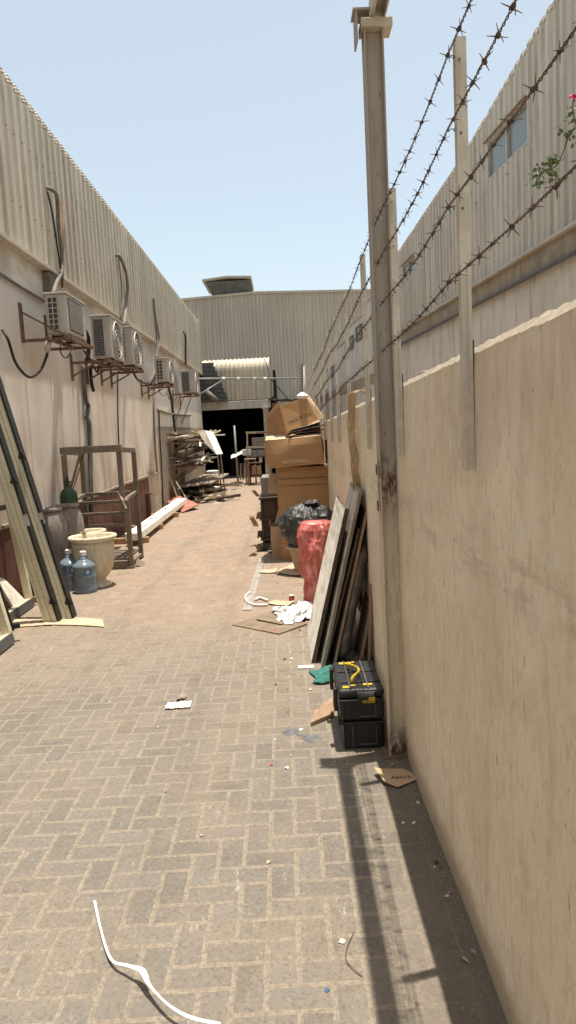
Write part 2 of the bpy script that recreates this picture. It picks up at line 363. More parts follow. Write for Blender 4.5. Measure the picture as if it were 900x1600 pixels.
    def build(s, name, mats, parent=None, local=False, smooth=False, bevel=0, org=None, solid=0):
        me = bpy.data.meshes.new(name)
        wl = Vector((0, 0, 0))
        if parent is not None:
            if not local:
                q = parent
                while q is not None: wl = wl + q.location; q = q.parent
        else:
            if org is not None: wl = Vector(org)
            else:
                a = np.array([tuple(v) for v in s.v]); lo, hi = a.min(0), a.max(0)
                wl = Vector(((lo[0]+hi[0])/2, (lo[1]+hi[1])/2, lo[2]))
                if local: wl = Vector((0, 0, 0))
        me.from_pydata([tuple(v-wl) for v in s.v], [], s.f)
        if not isinstance(mats, (list, tuple)): mats = [mats]
        for m in mats: me.materials.append(MT[m])
        for p, k in zip(me.polygons, s.mi): p.material_index = k; p.use_smooth = smooth
        me.validate(); me.update()
        o = bpy.data.objects.new(name, me); col.objects.link(o)
        if parent is not None: o.parent = parent
        else: o.location = wl
        if solid:
            md = o.modifiers.new('solid', 'SOLIDIFY'); md.thickness = solid; md.offset = 0
        if bevel:
            md = o.modifiers.new('bevel', 'BEVEL'); md.width = bevel; md.segments = 2; md.limit_method = 'ANGLE'
        if smooth and hasattr(me, 'shade_smooth') is False: pass
        return o
def tag(o, label=None, cat=None, group=None, kind=None):
    if label: o['label'] = label
    if cat: o['category'] = cat
    if group: o['group'] = group
    if kind: o['kind'] = kind
    return o
def thing(name, label, cat, loc=(0, 0, 0), group=None, rz=0):
    o = bpy.data.objects.new(name, None); col.objects.link(o); o.location = loc; o.rotation_euler = (0, 0, rz)
    o.empty_display_size = .1
    return tag(o, label, cat, group)
def copy_tree(o, parent=None):
    c = o.copy(); col.objects.link(c); c.parent = parent
    for ch in list(o.children): copy_tree(ch, c)
    return c
def curve_pts(P, n=8):
    """Catmull-Rom through the points"""
    P = [Vector(p) for p in P]; Q = [P[0]*2-P[1]] + P + [P[-1]*2-P[-2]]; out = []
    for i in range(1, len(Q)-2):
        for k in range(n):
            t = k/n; a, b, c, d = Q[i-1], Q[i], Q[i+1], Q[i+2]
            out.append(.5*((2*b) + (c-a)*t + (2*a-5*b+4*c-d)*t*t + (3*b-a-3*c+d)*t**3))
    return out + [P[-1]]
def nz(p, s=1., o=0.):
    return mnoise.noise(Vector(p)*s + Vector((o, o*1.7, -o)))
def text_mesh(txt, size, origin, ux, uy, lift=.0015, align='CENTER'):
    """flat lettering laid on a surface: ux along the line, uy up the letters"""
    cu = bpy.data.curves.new('t', 'FONT'); cu.body = txt; cu.size = size; cu.align_x = align; cu.align_y = 'CENTER'
    cu.resolution_u = 2
    ob = bpy.data.objects.new('t', cu); col.objects.link(ob)
    dg = bpy.context.evaluated_depsgraph_get(); me = bpy.data.meshes.new_from_object(ob.evaluated_get(dg))
    ux = Vector(ux).normalized(); uy = Vector(uy).normalized(); n = ux.cross(uy); o = Vector(origin)
    mb = MB(); mb.add([o + ux*v.co.x + uy*v.co.y + n*lift for v in me.vertices], [tuple(p.vertices) for p in me.polygons])
    bpy.data.objects.remove(ob); bpy.data.meshes.remove(me); bpy.data.curves.remove(cu)
    return mb

def cladding(P0, u, n, L, z0, z1, pitch, depth, eave=0, z1f=None, holes=(), crimp=.012, rib=.24):
    """ribbed sheet: trapezoid ribs along u, standing up, with a curved crimped eave"""
    mb = MB(); P0, u, n = Vector(P0), Vector(u).normalized(), Vector(n).normalized()
    ss = []; k = 0; s = 0.
    a = pitch*rib*.5; t = pitch*.05
    while s < L:
        ss += [(s, 0), (s+pitch-2*a-2*t, 0), (s+pitch-2*a-t, depth), (s+pitch-t, depth)]
        s += pitch
    ss = [(q, d) for q, d in ss if q <= L]
    cols_ = []
    for q, d in ss:
        zt = z1f(q) if z1f else z1
        colv = [P0 + u*q + n*d + Vector((0, 0, z)) for z in (z0, z0+(zt-z0)*.33, z0+(zt-z0)*.66, zt)]
        if eave:
            N = 7
            for i in range(1, N+1):
                ang = i/N*PI*.44; c = P0 + u*q + n*d + Vector((0, 0, zt))
                base = c - n*eave*(1-math.cos(ang)) + Vector((0, 0, eave*math.sin(ang)))
                rad = n*math.cos(ang) + Vector((0, 0, math.sin(ang)))
                colv.append(base - rad*crimp); colv.append(base + rad*crimp*.4)
        cols_.append(colv)
    m = len(cols_[0]); vs = [v for c in cols_ for v in c]; fs = []
    for i in range(len(cols_)-1):
        sm = (ss[i][0]+ss[i+1][0])/2
        for j in range(m-1):
            fs.append((i*m+j, (i+1)*m+j, (i+1)*m+j+1, i*m+j+1))
    mb.add(vs, fs); return mb

# ------------------------------------------------------------------ ground
g = MB(); g.box((-150, -60, -.3), (150, 300, 0)); tag(g.build('ground', 'sand', org=(0, 0, 0)), kind='structure')
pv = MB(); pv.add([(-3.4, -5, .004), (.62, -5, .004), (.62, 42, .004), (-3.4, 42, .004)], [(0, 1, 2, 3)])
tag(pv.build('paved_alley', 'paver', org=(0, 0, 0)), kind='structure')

# ------------------------------------------------------------------ left warehouse
LX = -2.98
lb = thing('warehouse_building', 'long warehouse with beige ribbed cladding above a stained white wall, left of the alley', 'building', (LX-3, 11, 0))
mb = MB(); y = -5.
while y < 26.9:
    y1 = min(y+2.42, 26.95)
    mb.box((LX-.2, y+.006, 0), (LX, y1-.006, 4.05)); y += 2.42
mb.box((LX-.3, -5, 0), (LX-.205, 26.95, 4.05))
mb.build('wall', 'lwall', lb, bevel=.006)
mb = MB()
for a, b in ((-5., 7.9), (8.35, 10.9), (10.93, 13.3), (13.33, 15.6)):
    mb.box((LX, a, 0), (LX+.022, b, .83))
mb.box((LX+.02, 15.1, 0), (LX+.10, 15.25, .52)); mb.box((LX+.02, 15.07, .50), (LX+.13, 15.29, .55))
mb.build('dado', 'dado', lb, bevel=.004)
mb = MB(); mb.box((LX, -5, .832), (LX+.035, 7.9, .872))
mb.bar((LX+.018, 8.35, .80), (LX+.018, 13.3, .885), .036, .035); mb.box((LX, 13.33, .87), (LX+.045, 17.0, .90))
mb.build('dado_rail', 'wood_grey', lb, bevel=.004)
mb = cladding((LX+.07, -5, 0), (0, 1, 0), (1, 0, 0), 32, 3.93, 5.72, .25, .035, .22, crimp=.010)
mb.build('cladding', 'clad_l', lb)
mb = MB()
mb.box((LX-7, -5, 4.06), (LX+.055, 26.98, 5.70)); mb.box((LX-7, -5, 0), (LX-.31, 26.9, 4.06))
mb.build('core_wall', 'clad_l', lb)
mb = MB(); mb.add([(LX-.12, -5, 5.93), (LX-.12, 27, 5.93), (LX-7, 27, 6.7), (LX-7, -5, 6.7)], [(0, 1, 2, 3)])
mb.build('roof', 'clad_l', lb, solid=.02)
mb = MB(); mb.box((LX+.0, -5, 3.885), (LX+.125, 27, 3.925)); mb.build('flashing', 'steel_beige', lb)
mb = MB(); mb.box((LX-.3, 26.99, 3.93), (LX+.12, 27.03, 5.9)); mb.build('corner_trim', 'ac_white', lb)
mb = MB()
y = 17.2
while y < 26.4: mb.box((LX, y, 0), (LX+.02, y+.33, 1.95)); y += .345
mb.build('board_lining', 'wood_grey', lb, bevel=.004)

# electrical box and surface conduits
def pipe(name, pts, r, mat, label, cat='pipe', n=8, smooth=6, group=None):
    mb = MB(); mb.tube(curve_pts(pts, smooth) if smooth else pts, r, n)
    return tag(mb.build(name, mat, smooth=True), label, cat, group)
XW = LX+.03
pipe('conduit', [AX(-30, 408, XW), AX(28, 446, XW), AX(72, 472, XW)], .018, 'conduit', 'pale conduit running level along the left wall to the first outdoor unit', 'conduit', smooth=0)
mb = MB(); p = AX(76, 448, XW); mb.box((LX, p.y-.14, p.z-.16), (LX+.09, p.y+.14, p.z+.16)); mb.box((LX+.09, p.y-.10, p.z-.12), (LX+.10, p.y+.10, p.z+.12))
tag(mb.build('junction_box', 'conduit', bevel=.006), 'weathered junction box on the left wall just above the first outdoor unit', 'junction box')
pipe('cable', [AX(4, 516, XW), AX(13, 532, LX+.1), AX(25, 568, LX+.12), AX(45, 589, LX+.14), AX(62, 580, LX+.16), AX(73, 556, LX+.25), AX(74, 545, LX+.3)], .016, 'black', 'thick black cable hanging in a loop from a hole in the left wall', 'cable')
mb = MB(); mb.tube([AX(76.5, 530, LX+.3), AX(74, 548, LX+.3)], .035, 10)
tag(mb.build('pipe_sleeve', 'ac_white', smooth=True), 'short white pipe end hanging below the first outdoor unit', 'pipe')
XC = LX+.14
pipe('refrigerant_pipe', [AX(72, 294, XC-.04), AX(82, 297, XC+.03), AX(89, 308, XC+.05), AX(91, 345, XC), AX(94, 375, XC), AX(97, 400, XC), AX(97, 424, XC), AX(89, 440, XC), AX(83, 458, LX+.3)], .026, 'conduit', 'lagged grey pipe bending out of the cladding down to the first outdoor unit')
pipe('refrigerant_pipe', [AX(74, 299, XC), AX(81, 330, XC), AX(88, 375, XC), AX(95, 420, XC)], .012, 'black', 'thin dark cable slanting down the cladding beside the first lagged pipe', 'cable')
pipe('pvc_pipe', [AX(100, 310, XC), AX(98.5, 375, XC), AX(97, 449, XC)], .017, 'rust', 'straight brown pipe on the cladding above the first outdoor unit', smooth=0)
pipe('refrigerant_pipe', [AX(181, 399, XC-.04), AX(187, 401, XC+.03), AX(195, 420, XC+.05), AX(199, 445, XC+.03), AX(197, 480, XC), AX(194, 507, XC+.2)], .030, 'conduit', 'ribbed grey pipe curving out of the cladding above the third outdoor unit')
pipe('pvc_pipe', [AX(185, 402, XC), AX(190, 450, XC), AX(189, 500, XC)], .012, 'conduit', 'thin grey pipe on the cladding beside the ribbed pipe of the third outdoor unit')
pipe('refrigerant_pipe', [AX(240, 464, XC), AX(242, 490, XC), AX(245, 515, XC), AX(246, 545, XC), AX(243, 575, XC), AX(236, 600, LX+.2)], .03, 'conduit', 'frayed grey pipe bundle on the cladding above the fourth outdoor unit')
pipe('refrigerant_pipe', [AX(244, 500, XC), AX(249, 530, XC), AX(245, 560, XC)], [.02]*12+[.05], 'conduit', 'loose lagging hanging off the frayed pipe bundle above the fourth outdoor unit', 'pipe')
pipe('refrigerant_pipe', [AX(286, 518, XC-.04), AX(289, 522, XC+.03), AX(290, 535, XC+.03), AX(290, 570, XC)], .03, 'black', 'black pipe hooking out of the cladding above the farthest outdoor unit')
pipe('drain_pipe', [AX(130, 570, XW+.02), AX(133, 620, XW+.02), AX(138, 636, XW+.02), AX(135, 652, XW+.05), AX(139, 664, XW+.02), AX(141, 720, XW+.02), AX(143, 800, XW+.02)], .034, 'steel_dark', 'dark downpipe with a kink, running down the left wall between first and second outdoor units')
pipe('cable', [AX(141, 575, XW+.03), AX(143, 598, XW+.03), AX(146, 611, XW+.03)], .028, 'black', 'short black hose hanging beside the kinked downpipe', 'hose')
pipe('cable', [AX(184, 580, XW), AX(184, 640, XW), AX(186, 700, XW), AX(187, 740, XW)], .013, 'black', 'thin black cable hanging straight down the wall below the third outdoor unit')
pipe('cable', [AX(242, 590, XW), AX(240, 640, XW), AX(243, 700, XW), AX(246, 738, XW)], .02, 'conduit', 'thin grey conduit running down the wall below the fourth outdoor unit', 'conduit')
pipe('cable', [AX(248, 640, XW), AX(250, 690, XW), AX(253, 740, XW), AX(255, 790, XW)], .018, 'black', 'dark conduit on the wall just left of the timber brackets', 'conduit')
pipe('cable', [AX(262, 600, XW), AX(268, 625, XW), AX(272, 660, XW), AX(275, 700, XW), AX(276, 740, XW)], .03, 'black', 'thick black pipe running down behind the shelves of offcuts')
pipe('cable', [AX(247, 641, XW), AX(270, 647, XW), AX(298, 649, XW)], .03, 'conduit', 'old grey cable sagging level across the white wall above the shelves', 'cable')
pipe('cable', [AX(207, 578, LX+.35), AX(214, 592, LX+.4), AX(224, 598, LX+.35), AX(235, 599, LX+.25), AX(245, 580, LX+.2)], .02, 'black', 'black cable looping from the third outdoor unit towards the fourth')
for k, (a, b, lab) in enumerate(((94, 110, 'thin wire loop under the first outdoor unit'), (191, 204, 'thin wire loop under the third outdoor unit'), (248, 262, 'thin wire loop under the fourth outdoor unit'), (262, 276, 'thin wire loop below the farthest outdoor unit'))):
    v0 = (541, 578, 604, 615)[k]; dv = (18, 6, 14, 12)[k]
    pipe('cable', [AX(a, v0, LX+.3), AX(a+2, v0+dv*.7, LX+.32), AX((a+b)/2+2, v0+dv, LX+.3), AX(b, v0+dv*.5, LX+.28), AX(b+1, v0, LX+.26)], .008, 'black', lab, 'wire')
pipe('cable', [AX(120, 500, XW), AX(130, 512, LX+.2), AX(138, 530, LX+.25), AX(137, 560, LX+.12), AX(130, 572, XW)], .03, 'black', 'black hose bundle bulging between the first and second outdoor units', 'hose')
pipe('cable', [AX(131, 548, LX+.3), AX(140, 560, LX+.3), AX(152, 582, LX+.28), AX(154, 572, LX+.25)], .016, 'black', 'black hose drooping under the second outdoor unit', 'hose')

# ------------------------------------------------------------------ air conditioners
def ac_unit(label, y0, y1, xi, xo, z0, z1, kind):
    """long side along the wall, fan side facing the alley (+X), end facing the camera (-Y)"""
    t = thing('air_conditioner', label, 'air conditioner', ((xi+xo)/2, (y0+y1)/2, z0), 'outdoor units on the left wall')
    MB().box((xi, y0, z0+.03), (xo, y1, z1-.012)).build('casing', 'ac_white', t, bevel=.018)
    MB().box((xi-.012, y0-.012, z1-.016), (xo+.012, y1+.012, z1+.006)).build('top_cover', 'ac_white', t, bevel=.006)
    fr = MB()
    hz = z1-z0; W = y1-y0; xm = xi+(xo-xi)*.58
    if kind in ('grid', 'grid_round'):
        c = MB(); c.box((xi+.035, y0-.004, z0+.08), (xm, y0+.01, z1-.05)); pn = c.build('side_grille', 'grille', t)
        b = MB(); n = 6
        for k in range(n+1):
            zz = z0+.08+(z1-z0-.13)*k/n; b.box((xi+.03, y0-.010, zz-.005), (xm+.005, y0-.005, zz+.005))
        for xx in (xi+.033, (xi+xm)/2+.015, xm): b.box((xx-.006, y0-.009, z0+.075), (xx+.006, y0-.0055, z1-.045))
        b.build('grille_bars', 'ac_white', t)
    else:
        c = MB(); c.box((xi+.035, y0-.006, z0+.06), (xm+.01, y0+.01, z1-.05))
        c.build('side_grille', 'grille', t)
        b = MB()
        for k in range(22):
            zz = z0+.07+(z1-z0-.13)*k/21; b.box((xi+.04, y0-.011, zz-.003), (xm, y0-.007, zz+.003))
        b.build('coil_fins', 'ac_side', t)
    if kind == 'grid':
        c = MB(); c.box((xo-.005, y0+.06, z0+.08), (xo+.006, y1-.16, z1-.05)); c.build('fan_grille', 'grille', t)
        b = MB()
        for k in range(15):
            zz = z0+.10+(z1-z0-.18)*k/14; b.box((xo+.0065, y0+.06, zz-.006), (xo+.014, y1-.16, zz+.004))
        b.build('louvres', 'ac_white', t)
    else:
        cy_, cz, R = y0+W*.42, (z0+z1)/2, min(hz*.42, W*.36)
        def ring(r, x, rr, n=36): return [Vector((x, cy_+math.cos(2*PI*k/n)*r, cz+math.sin(2*PI*k/n)*r)) for k in range(n+1)]
        c = MB(); c.add([Vector((xo+.003, cy_, cz))]+ring(R, xo+.003, 0)[:-1], [(0, 1+k, 1+(k+1) % 36) for k in range(36)]); c.build('fan_opening', 'grille', t)
        b = MB()
        for q in (1, .78, .56, .36): b.tube(ring(R*q, xo+.012, 0), .006 if q < 1 else .012, 5, caps=False)
        for k in range(12):
            a = 2*PI*k/12; b.tube([Vector((xo+.012, cy_+math.cos(a)*R*.2, cz+math.sin(a)*R*.2)), Vector((xo+.012, cy_+math.cos(a)*R, cz+math.sin(a)*R))], .004, 4)
        b.build('fan_guard', 'ac_white', t)
        c = MB(); c.add([Vector((xo+.02, cy_, cz))]+ring(R*.2, xo+.018, 0)[:-1], [(0, 1+k, 1+(k+1) % 36) for k in range(36)]); c.build('fan_hub', 'ac_white', t)
        c = MB()
        for k in range(7): c.box((xo+.001, y1-.10, z0+.12+k*.055), (xo+.008, y1-.03, z0+.135+k*.055))
        c.build('service_slots', 'dark', t)
    for ya in (y0+.1, y1-.15): MB().box((xi+.02, ya, z0), (xo-.01, ya+.05, z0+.03)).build('foot', 'dark', t)
    return t
ac_unit('boxy cream outdoor unit with square side holes and louvred front, nearest on the left wall', 8.62, 9.42, -2.69, -2.44, 2.92, 3.42, 'grid')
ac_unit('large cream outdoor unit with round fan grille, second along the left wall', 10.6, 11.46, -2.68, -2.40, 2.84, 3.47, 'fan')
ac_unit('cream outdoor unit tucked right behind the larger fan unit, third along the wall', 12.1, 12.95, -2.68, -2.40, 2.88, 3.52, 'grid_round')
ac_unit('cream outdoor unit with grid side standing alone, fourth along the left wall', 15.6, 16.45, -2.66, -2.38, 2.83, 3.36, 'grid_round')
ac_unit('pale outdoor unit with dark side, farthest on the left wall at its corner', 20.4, 21.3, -2.78, -2.40, 2.86, 3.5, 'fan')
def bracket(label, y0, y1, z, xo=-2.40, drop=.22, up=False):
    t = thing('wall_bracket', label, 'bracket', (LX, (y0+y1)/2, z), 'brackets under the outdoor units')
    for yy in (y0, y1):
        MB().bar((LX, yy, z-.03), (xo, yy, z-.03), .035, .035).build('arm', 'rust', t)
        if up: MB().bar((LX+.01, yy, z+.30), (xo-.05, yy, z-.005), .02, .02, (0, 1, 0)).build('brace', 'rust', t)
        else: MB().bar((LX+.01, yy, z-drop), (xo-.25, yy, z-.06), .022, .022, (0, 1, 0)).build('brace', 'rust', t)
        MB().box((LX, yy-.04, z-.28 if not up else z-.05), (LX+.02, yy+.04, z+.10 if not up else z+.40)).build('wall_plate', 'rust', t)
    m = MB(); m.bar((-2.44, y0-.12, z-.02), (-2.44, y1+.12, z-.02), .05, .04); m.bar((-2.66, y0-.1, z-.02), (-2.66, y1+.1, z-.02), .05, .04)
    m.build('rail', 'rust', t); return t
bracket('rusty bracket with a slanting tie holding the nearest outdoor unit', 8.6, 9.5, 2.92, up=True)
bracket('rusty angle bracket under the large fan unit, second along the wall', 10.5, 11.3, 2.84)
bracket('rusty bracket under the third outdoor unit', 12.2, 12.9, 2.88)
bracket('rusty bracket under the fourth outdoor unit', 15.6, 16.4, 2.83)
bracket('rusty bracket under the farthest outdoor unit, with long diagonal struts', 20.0, 21.4, 2.86, drop=.8)

# ------------------------------------------------------------------ right warehouse
A = Vector((3.6, 8.9, 0)); U = Vector((-.07, 1, 0)).normalized(); NR = Vector((-1, -.07, 0)).normalized()
def RP(s, z=0, out=0): return A + U*(s) + NR*out + Vector((0, 0, z))
def onR(u, v, out=0):
    r = Vector(ray(u, v)); P = A + NR*out; n = NR
    t = (P.dot(n))/(r.dot(n)); return r*t + Vector((0, 0, H))
def sR(p): return (Vector((p.x, p.y, 0))-A).dot(U)
rb = thing('warehouse_building', 'warehouse with grey ribbed cladding and strip windows behind the right boundary wall', 'building', tuple(RP(3)-NR*3))
tops = [(-12, 6.75), (.5, 6.72), (1.2, 6.62), (3.9, 6.22), (9.2, 5.78), (11.7, 5.62)]
def zt(s):
    s -= 0
    for (a, za), (b, zb) in zip(tops, tops[1:]):
        if s <= b: return za+(zb-za)*(s-a)/(b-a)
    return tops[-1][1]
S0 = -12
W1 = [onR(768, 290), onR(832, 215), onR(831, 150), onR(768, 225)]
W2 = [onR(633, 440), onR(652, 425), onR(652, 400), onR(633, 415)]
wins = []
for Wq in (W1, W2):
    s_ = [sR(p) for p in Wq]; wins.append((min(s_), max(s_), (Wq[0].z+Wq[1].z)/2, (Wq[2].z+Wq[3].z)/2))
# cladding built in pieces so that the windows are real openings
def clad_piece(mb, s0, s1, za, zb, eave=0):
    zf = (lambda q: zt(s0+q)-.12) if zb is None else None
    m = cladding(RP(s0, 0, .05), U, NR, s1-s0, za, zb, .2, .035, .14 if eave else 0, z1f=zf, crimp=.014)
    mb.add(m.v, m.f)
mb = MB(); prev = S0
for a, b, z0, z1 in wins:
    clad_piece(mb, prev, a, 3.96, None, 1)
    clad_piece(mb, a, b, 3.96, z0); clad_piece(mb, a, b, z1, None, 1); prev = b
clad_piece(mb, prev, 11.7, 3.96, None, 1)
mb.build('cladding', 'clad_r', rb)
mb = MB()
mb.plate([RP(S0, 0), RP(11.7, 0), RP(11.7, 3.96), RP(S0, 3.96)], .2, NR)
mb.build('wall', 'grey_render', rb)
mb = MB(); mb.plate([RP(S0, 3.64, .045), RP(11.7, 3.64, .045), RP(11.7, 3.90, .045), RP(S0, 3.90, .045)], .044, NR); mb.build('concrete_band', 'band', rb)
mb = MB(); mb.bar(RP(S0, 3.925, .08), RP(11.7, 3.925, .08), .09, .04); mb.build('flashing', 'ac_white', rb)
mb = MB(); mb.tube([RP(S0, 3.61, .07), RP(11.7, 3.61, .07)], .03, 8); mb.build('conduit', 'steel_dark', rb, smooth=True)
mb = MB(); mb.plate([RP(S0, 0, -.25), RP(11.7, 0, -.25), RP(11.7, 5.4, -.25), RP(S0, 5.4, -.25)], 5, NR); mb.build('core_wall', 'grey_render', rb)
mb = MB()
q = [RP(s, zt(s)-.03, -.02) for s in (S0, .5, 1.2, 3.9, 9.2, 11.7)]; q2 = [p - NR*5 + Vector((0, 0, .5)) for p in q]
mb.add(q+q2, [(i, i+1, i+7, i+6) for i in range(5)]); mb.build('roof', 'clad_r', rb)
for a, b, z0, z1 in wins:
    f = MB(); th = .035
    for s0, s1, za, zb in ((a, b, z0, z0+th), (a, b, z1-th, z1), (a, a+th, z0+th, z1-th), (b-th, b, z0+th, z1-th), ((a+b)/2-.02, (a+b)/2+.02, z0+th, z1-th)):
        f.plate([RP(s0, za, .06), RP(s1, za, .06), RP(s1, zb, .06), RP(s0, zb, .06)], .06, NR)
    fo = f.build('window', 'ac_white', rb)
    MB().plate([RP(a, z0, .02), RP(b, z0, .02), RP(b, z1, .02), RP(a, z1, .02)], .01, NR).build('pane', 'glass', fo)
    MB().plate([RP(a-.03, z1+.005, .12), RP(b+.03, z1+.005, .12), RP(b+.03, z1+.016, .12), RP(a-.03, z1+.016, .12)], .05, NR).build('rain_hood', 'band', fo)
# stepped building beyond it
far2 = thing('stepped_building', 'grey building with stepped parapets and small dark windows, farther along on the right', 'building', tuple(RP(18)-NR*2))
steps = []
for (u0, v0), (u1, v1) in (((583, 462), (571, 478)), ((564, 490), (543, 520)), ((540, 526), (527, 553)), ((524, 560), (512, 590))):
    p, q_ = onR(u0, v0), onR(u1, v1); steps.append((sR(p), sR(q_), (p.z+q_.z)/2))
cur = 11.72; caps = MB(); wl = MB()
for a, b, z in steps:
    if b <= cur+.2: continue
    wl.plate([RP(cur, 0, .02), RP(b, 0, .02), RP(b, z, .02), RP(cur, z, .02)], 3, NR)
    caps.plate([RP(cur, z+.002, .06), RP(b+.02, z+.002, .06), RP(b+.02, z+.07, .06), RP(cur, z+.07, .06)], .5, NR)
    cur = b
wl.plate([RP(cur, 0, .02), RP(cur+9, 0, .02), RP(cur+9, 3.4, .02), RP(cur, 3.4, .02)], 3, NR)
wl.build('wall', 'grey_render', far2); caps.build('coping', 'ac_white', far2)
mb = MB(); mb.plate([RP(11.75, 2.96, .06), RP(cur+8, 2.96, .06), RP(cur+8, 3.22, .06), RP(11.75, 3.22, .06)], .035, NR); mb.build('concrete_band', 'band', far2)
for (u0, v0, u1, v1) in ((545.5, 523, 552, 549), (557, 505, 565, 535), (517, 572, 521, 590)):
    p, q_ = onR(u0, v1, .03), onR(u1, v0, .03); s0, s1 = sorted((sR(p), sR(q_))); z0, z1 = sorted((p.z, q_.z))
    if z1-z0 > .75: z0 = z1-.55
    f = MB(); th = .04
    for a, b, za, zb in ((s0, s1, z0, z0+th), (s0, s1, z1-th, z1), (s0, s0+th, z0+th, z1-th), (s1-th, s1, z0+th, z1-th)):
        f.plate([RP(a, za, .05), RP(b, za, .05), RP(b, zb, .05), RP(a, zb, .05)], .028, NR)
    fo = f.build('window', 'steel_dark', far2)
    MB().plate([RP(s0+.03, z0+.03, .032), RP(s1-.03, z0+.03, .032), RP(s1-.03, z1-.03, .032), RP(s0+.03, z1-.03, .032)], .01, NR).build('pane', 'glass', fo)
pch = AY(577, 470, 21); mb = MB(); mb.lathe((pch.x+.3, 21.6, 5.0), [(.12, 0), (.12, 1.65), (.16, 1.66), (.16, 1.72), (.1, 1.74)], 14)
tag(mb.build('vent_pipe', 'steel_dark', smooth=False), 'dark vent pipe rising over the roof edge beyond the tall beige post', 'vent pipe')

# ------------------------------------------------------------------ big warehouse at the end
FY = 40.
fb = thing('warehouse_building', 'tall grey ribbed warehouse closing the far end of the alley, with a roof vent', 'building', (0, FY+8, 0))
def ridge(s):
    x = -14+s
    return 9.08 - max(0, -1.3-x)*.045 - max(0, x+1.0)*.03
mb = cladding((-14, FY, 0), (1, 0, 0), (0, -1, 0), 27, 0, 9, .2, .035, 0, z1f=lambda q: ridge(q), rib=.4)
mb.build('cladding', 'clad_far', fb)
mb = MB(); mb.box((-14, FY+.06, 0), (13, FY+16, 8.4)); mb.build('core_wall', 'clad_far', fb)
mb = MB(); xs = [-14.1, -1.3, -1.0, 13.1]
mb.add([(x, y_, ridge(x+14)+dz) for y_, dz in ((FY-.1, 0), (FY-.1, .12), (FY+16, .12), (FY+16, 0)) for x in xs],
       [(0+i, 1+i, 5+i, 4+i) for i in range(3)] + [(4+i, 5+i, 9+i, 8+i) for i in range(3)] + [(8+i, 9+i, 13+i, 12+i) for i in range(3)] + [(12+i, 13+i, 1+i, 0+i) for i in range(3)] + [(0, 4, 8, 12), (3, 7, 11, 15)])
mb.build('roof', 'clad_far', fb)
# roof vent: wide tilted lid over louvred throat
rv = MB(); x0, x1 = -3.42, -1.2
rv.add([(x0, FY+.2, 9.0), (x1, FY+.2, 9.0), (x1-.12, FY+3, 9.0), (x0+.1, FY+3, 9.0), (x0-.35, FY-.1, 9.82), (x1-.2, FY-.1, 9.82), (x1-.2, FY+3, 9.85), (x0-.35, FY+3, 9.85)],
       [(0, 3, 2, 1), (0, 1, 5, 4), (1, 2, 6, 5), (2, 3, 7, 6), (3, 0, 4, 7)])
ro = rv.build('roof_vent', 'steel_dark', fb)
MB().add([(x0-.5, FY-.4, 9.86), ((x0+x1)/2-.3, FY-.4, 9.98), (x1-.1, FY-.4, 9.92), (x1-.1, FY+3.4, 9.92), ((x0+x1)/2-.3, FY+3.4, 10.0), (x0-.5, FY+3.4, 9.86)], [(0, 1, 4, 5), (1, 2, 3, 4)]).build('vent_lid', 'clad_far', ro, solid=.09)

# ------------------------------------------------------------------ open shed under the rounded canopy
SY = 27.5
sh = thing('open_shed', 'open shed with rounded cream sheet canopy over its dark doorway at the alley end', 'shed', (-1.9, SY+4, 0))
cx0, cx1 = -3.9, -.44
mb = MB(); ss = []; pitch = .16; xx = cx0
cols_ = []
while xx < cx1:
    for dx, d in ((0, 0), (.07, 0), (.095, .03), (.135, .03)):
        x_ = xx+dx; c = []
        c.append(Vector((x_, SY-d, 2.93))); c.append(Vector((x_, SY-d, 4.05)))
        for k in range(1, 8):
            a = k/7*PI/2; c.append(Vector((x_, SY+.42*(1-math.cos(a))-d*math.cos(a), 4.05+.42*math.sin(a)+d*math.sin(a))))
        c.append(Vector((x_, SY+4.5, 4.62+d))); cols_.append(c)
    xx += pitch
m = len(cols_[0]); mb.add([v for c in cols_ for v in c], [(i*m+j, (i+1)*m+j, (i+1)*m+j+1, i*m+j+1) for i in range(len(cols_)-1) for j in range(m-1)])
mb.build('canopy', 'clad_cream', sh)
MB().box((cx1+.002, SY+.02, 2.93), (cx1+.03, SY+4.4, 4.04)).build('canopy_end', 'clad_cream', sh)
MB().box((-4.2, SY-.06, 2.60), (-.42, SY+.2, 2.90)).build('lintel', 'concrete_white', sh, bevel=.01)
MB().lathe((-.62, SY-.02, 0), [(.11, 0), (.11, 2.55), (.16, 2.56), (.16, 2.598)], 16).build('column', 'concrete_white', sh, smooth=False)
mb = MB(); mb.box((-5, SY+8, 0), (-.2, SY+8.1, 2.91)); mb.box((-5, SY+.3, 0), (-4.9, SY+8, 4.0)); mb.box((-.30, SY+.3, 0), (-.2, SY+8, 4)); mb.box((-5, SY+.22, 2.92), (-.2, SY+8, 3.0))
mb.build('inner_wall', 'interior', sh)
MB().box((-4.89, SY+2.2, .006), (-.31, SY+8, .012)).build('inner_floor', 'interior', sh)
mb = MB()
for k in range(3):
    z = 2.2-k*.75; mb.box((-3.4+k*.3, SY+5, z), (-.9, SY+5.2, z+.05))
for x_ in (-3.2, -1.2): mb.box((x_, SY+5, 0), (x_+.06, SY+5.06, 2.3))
mb.build('inner_shelf', 'interior', sh)
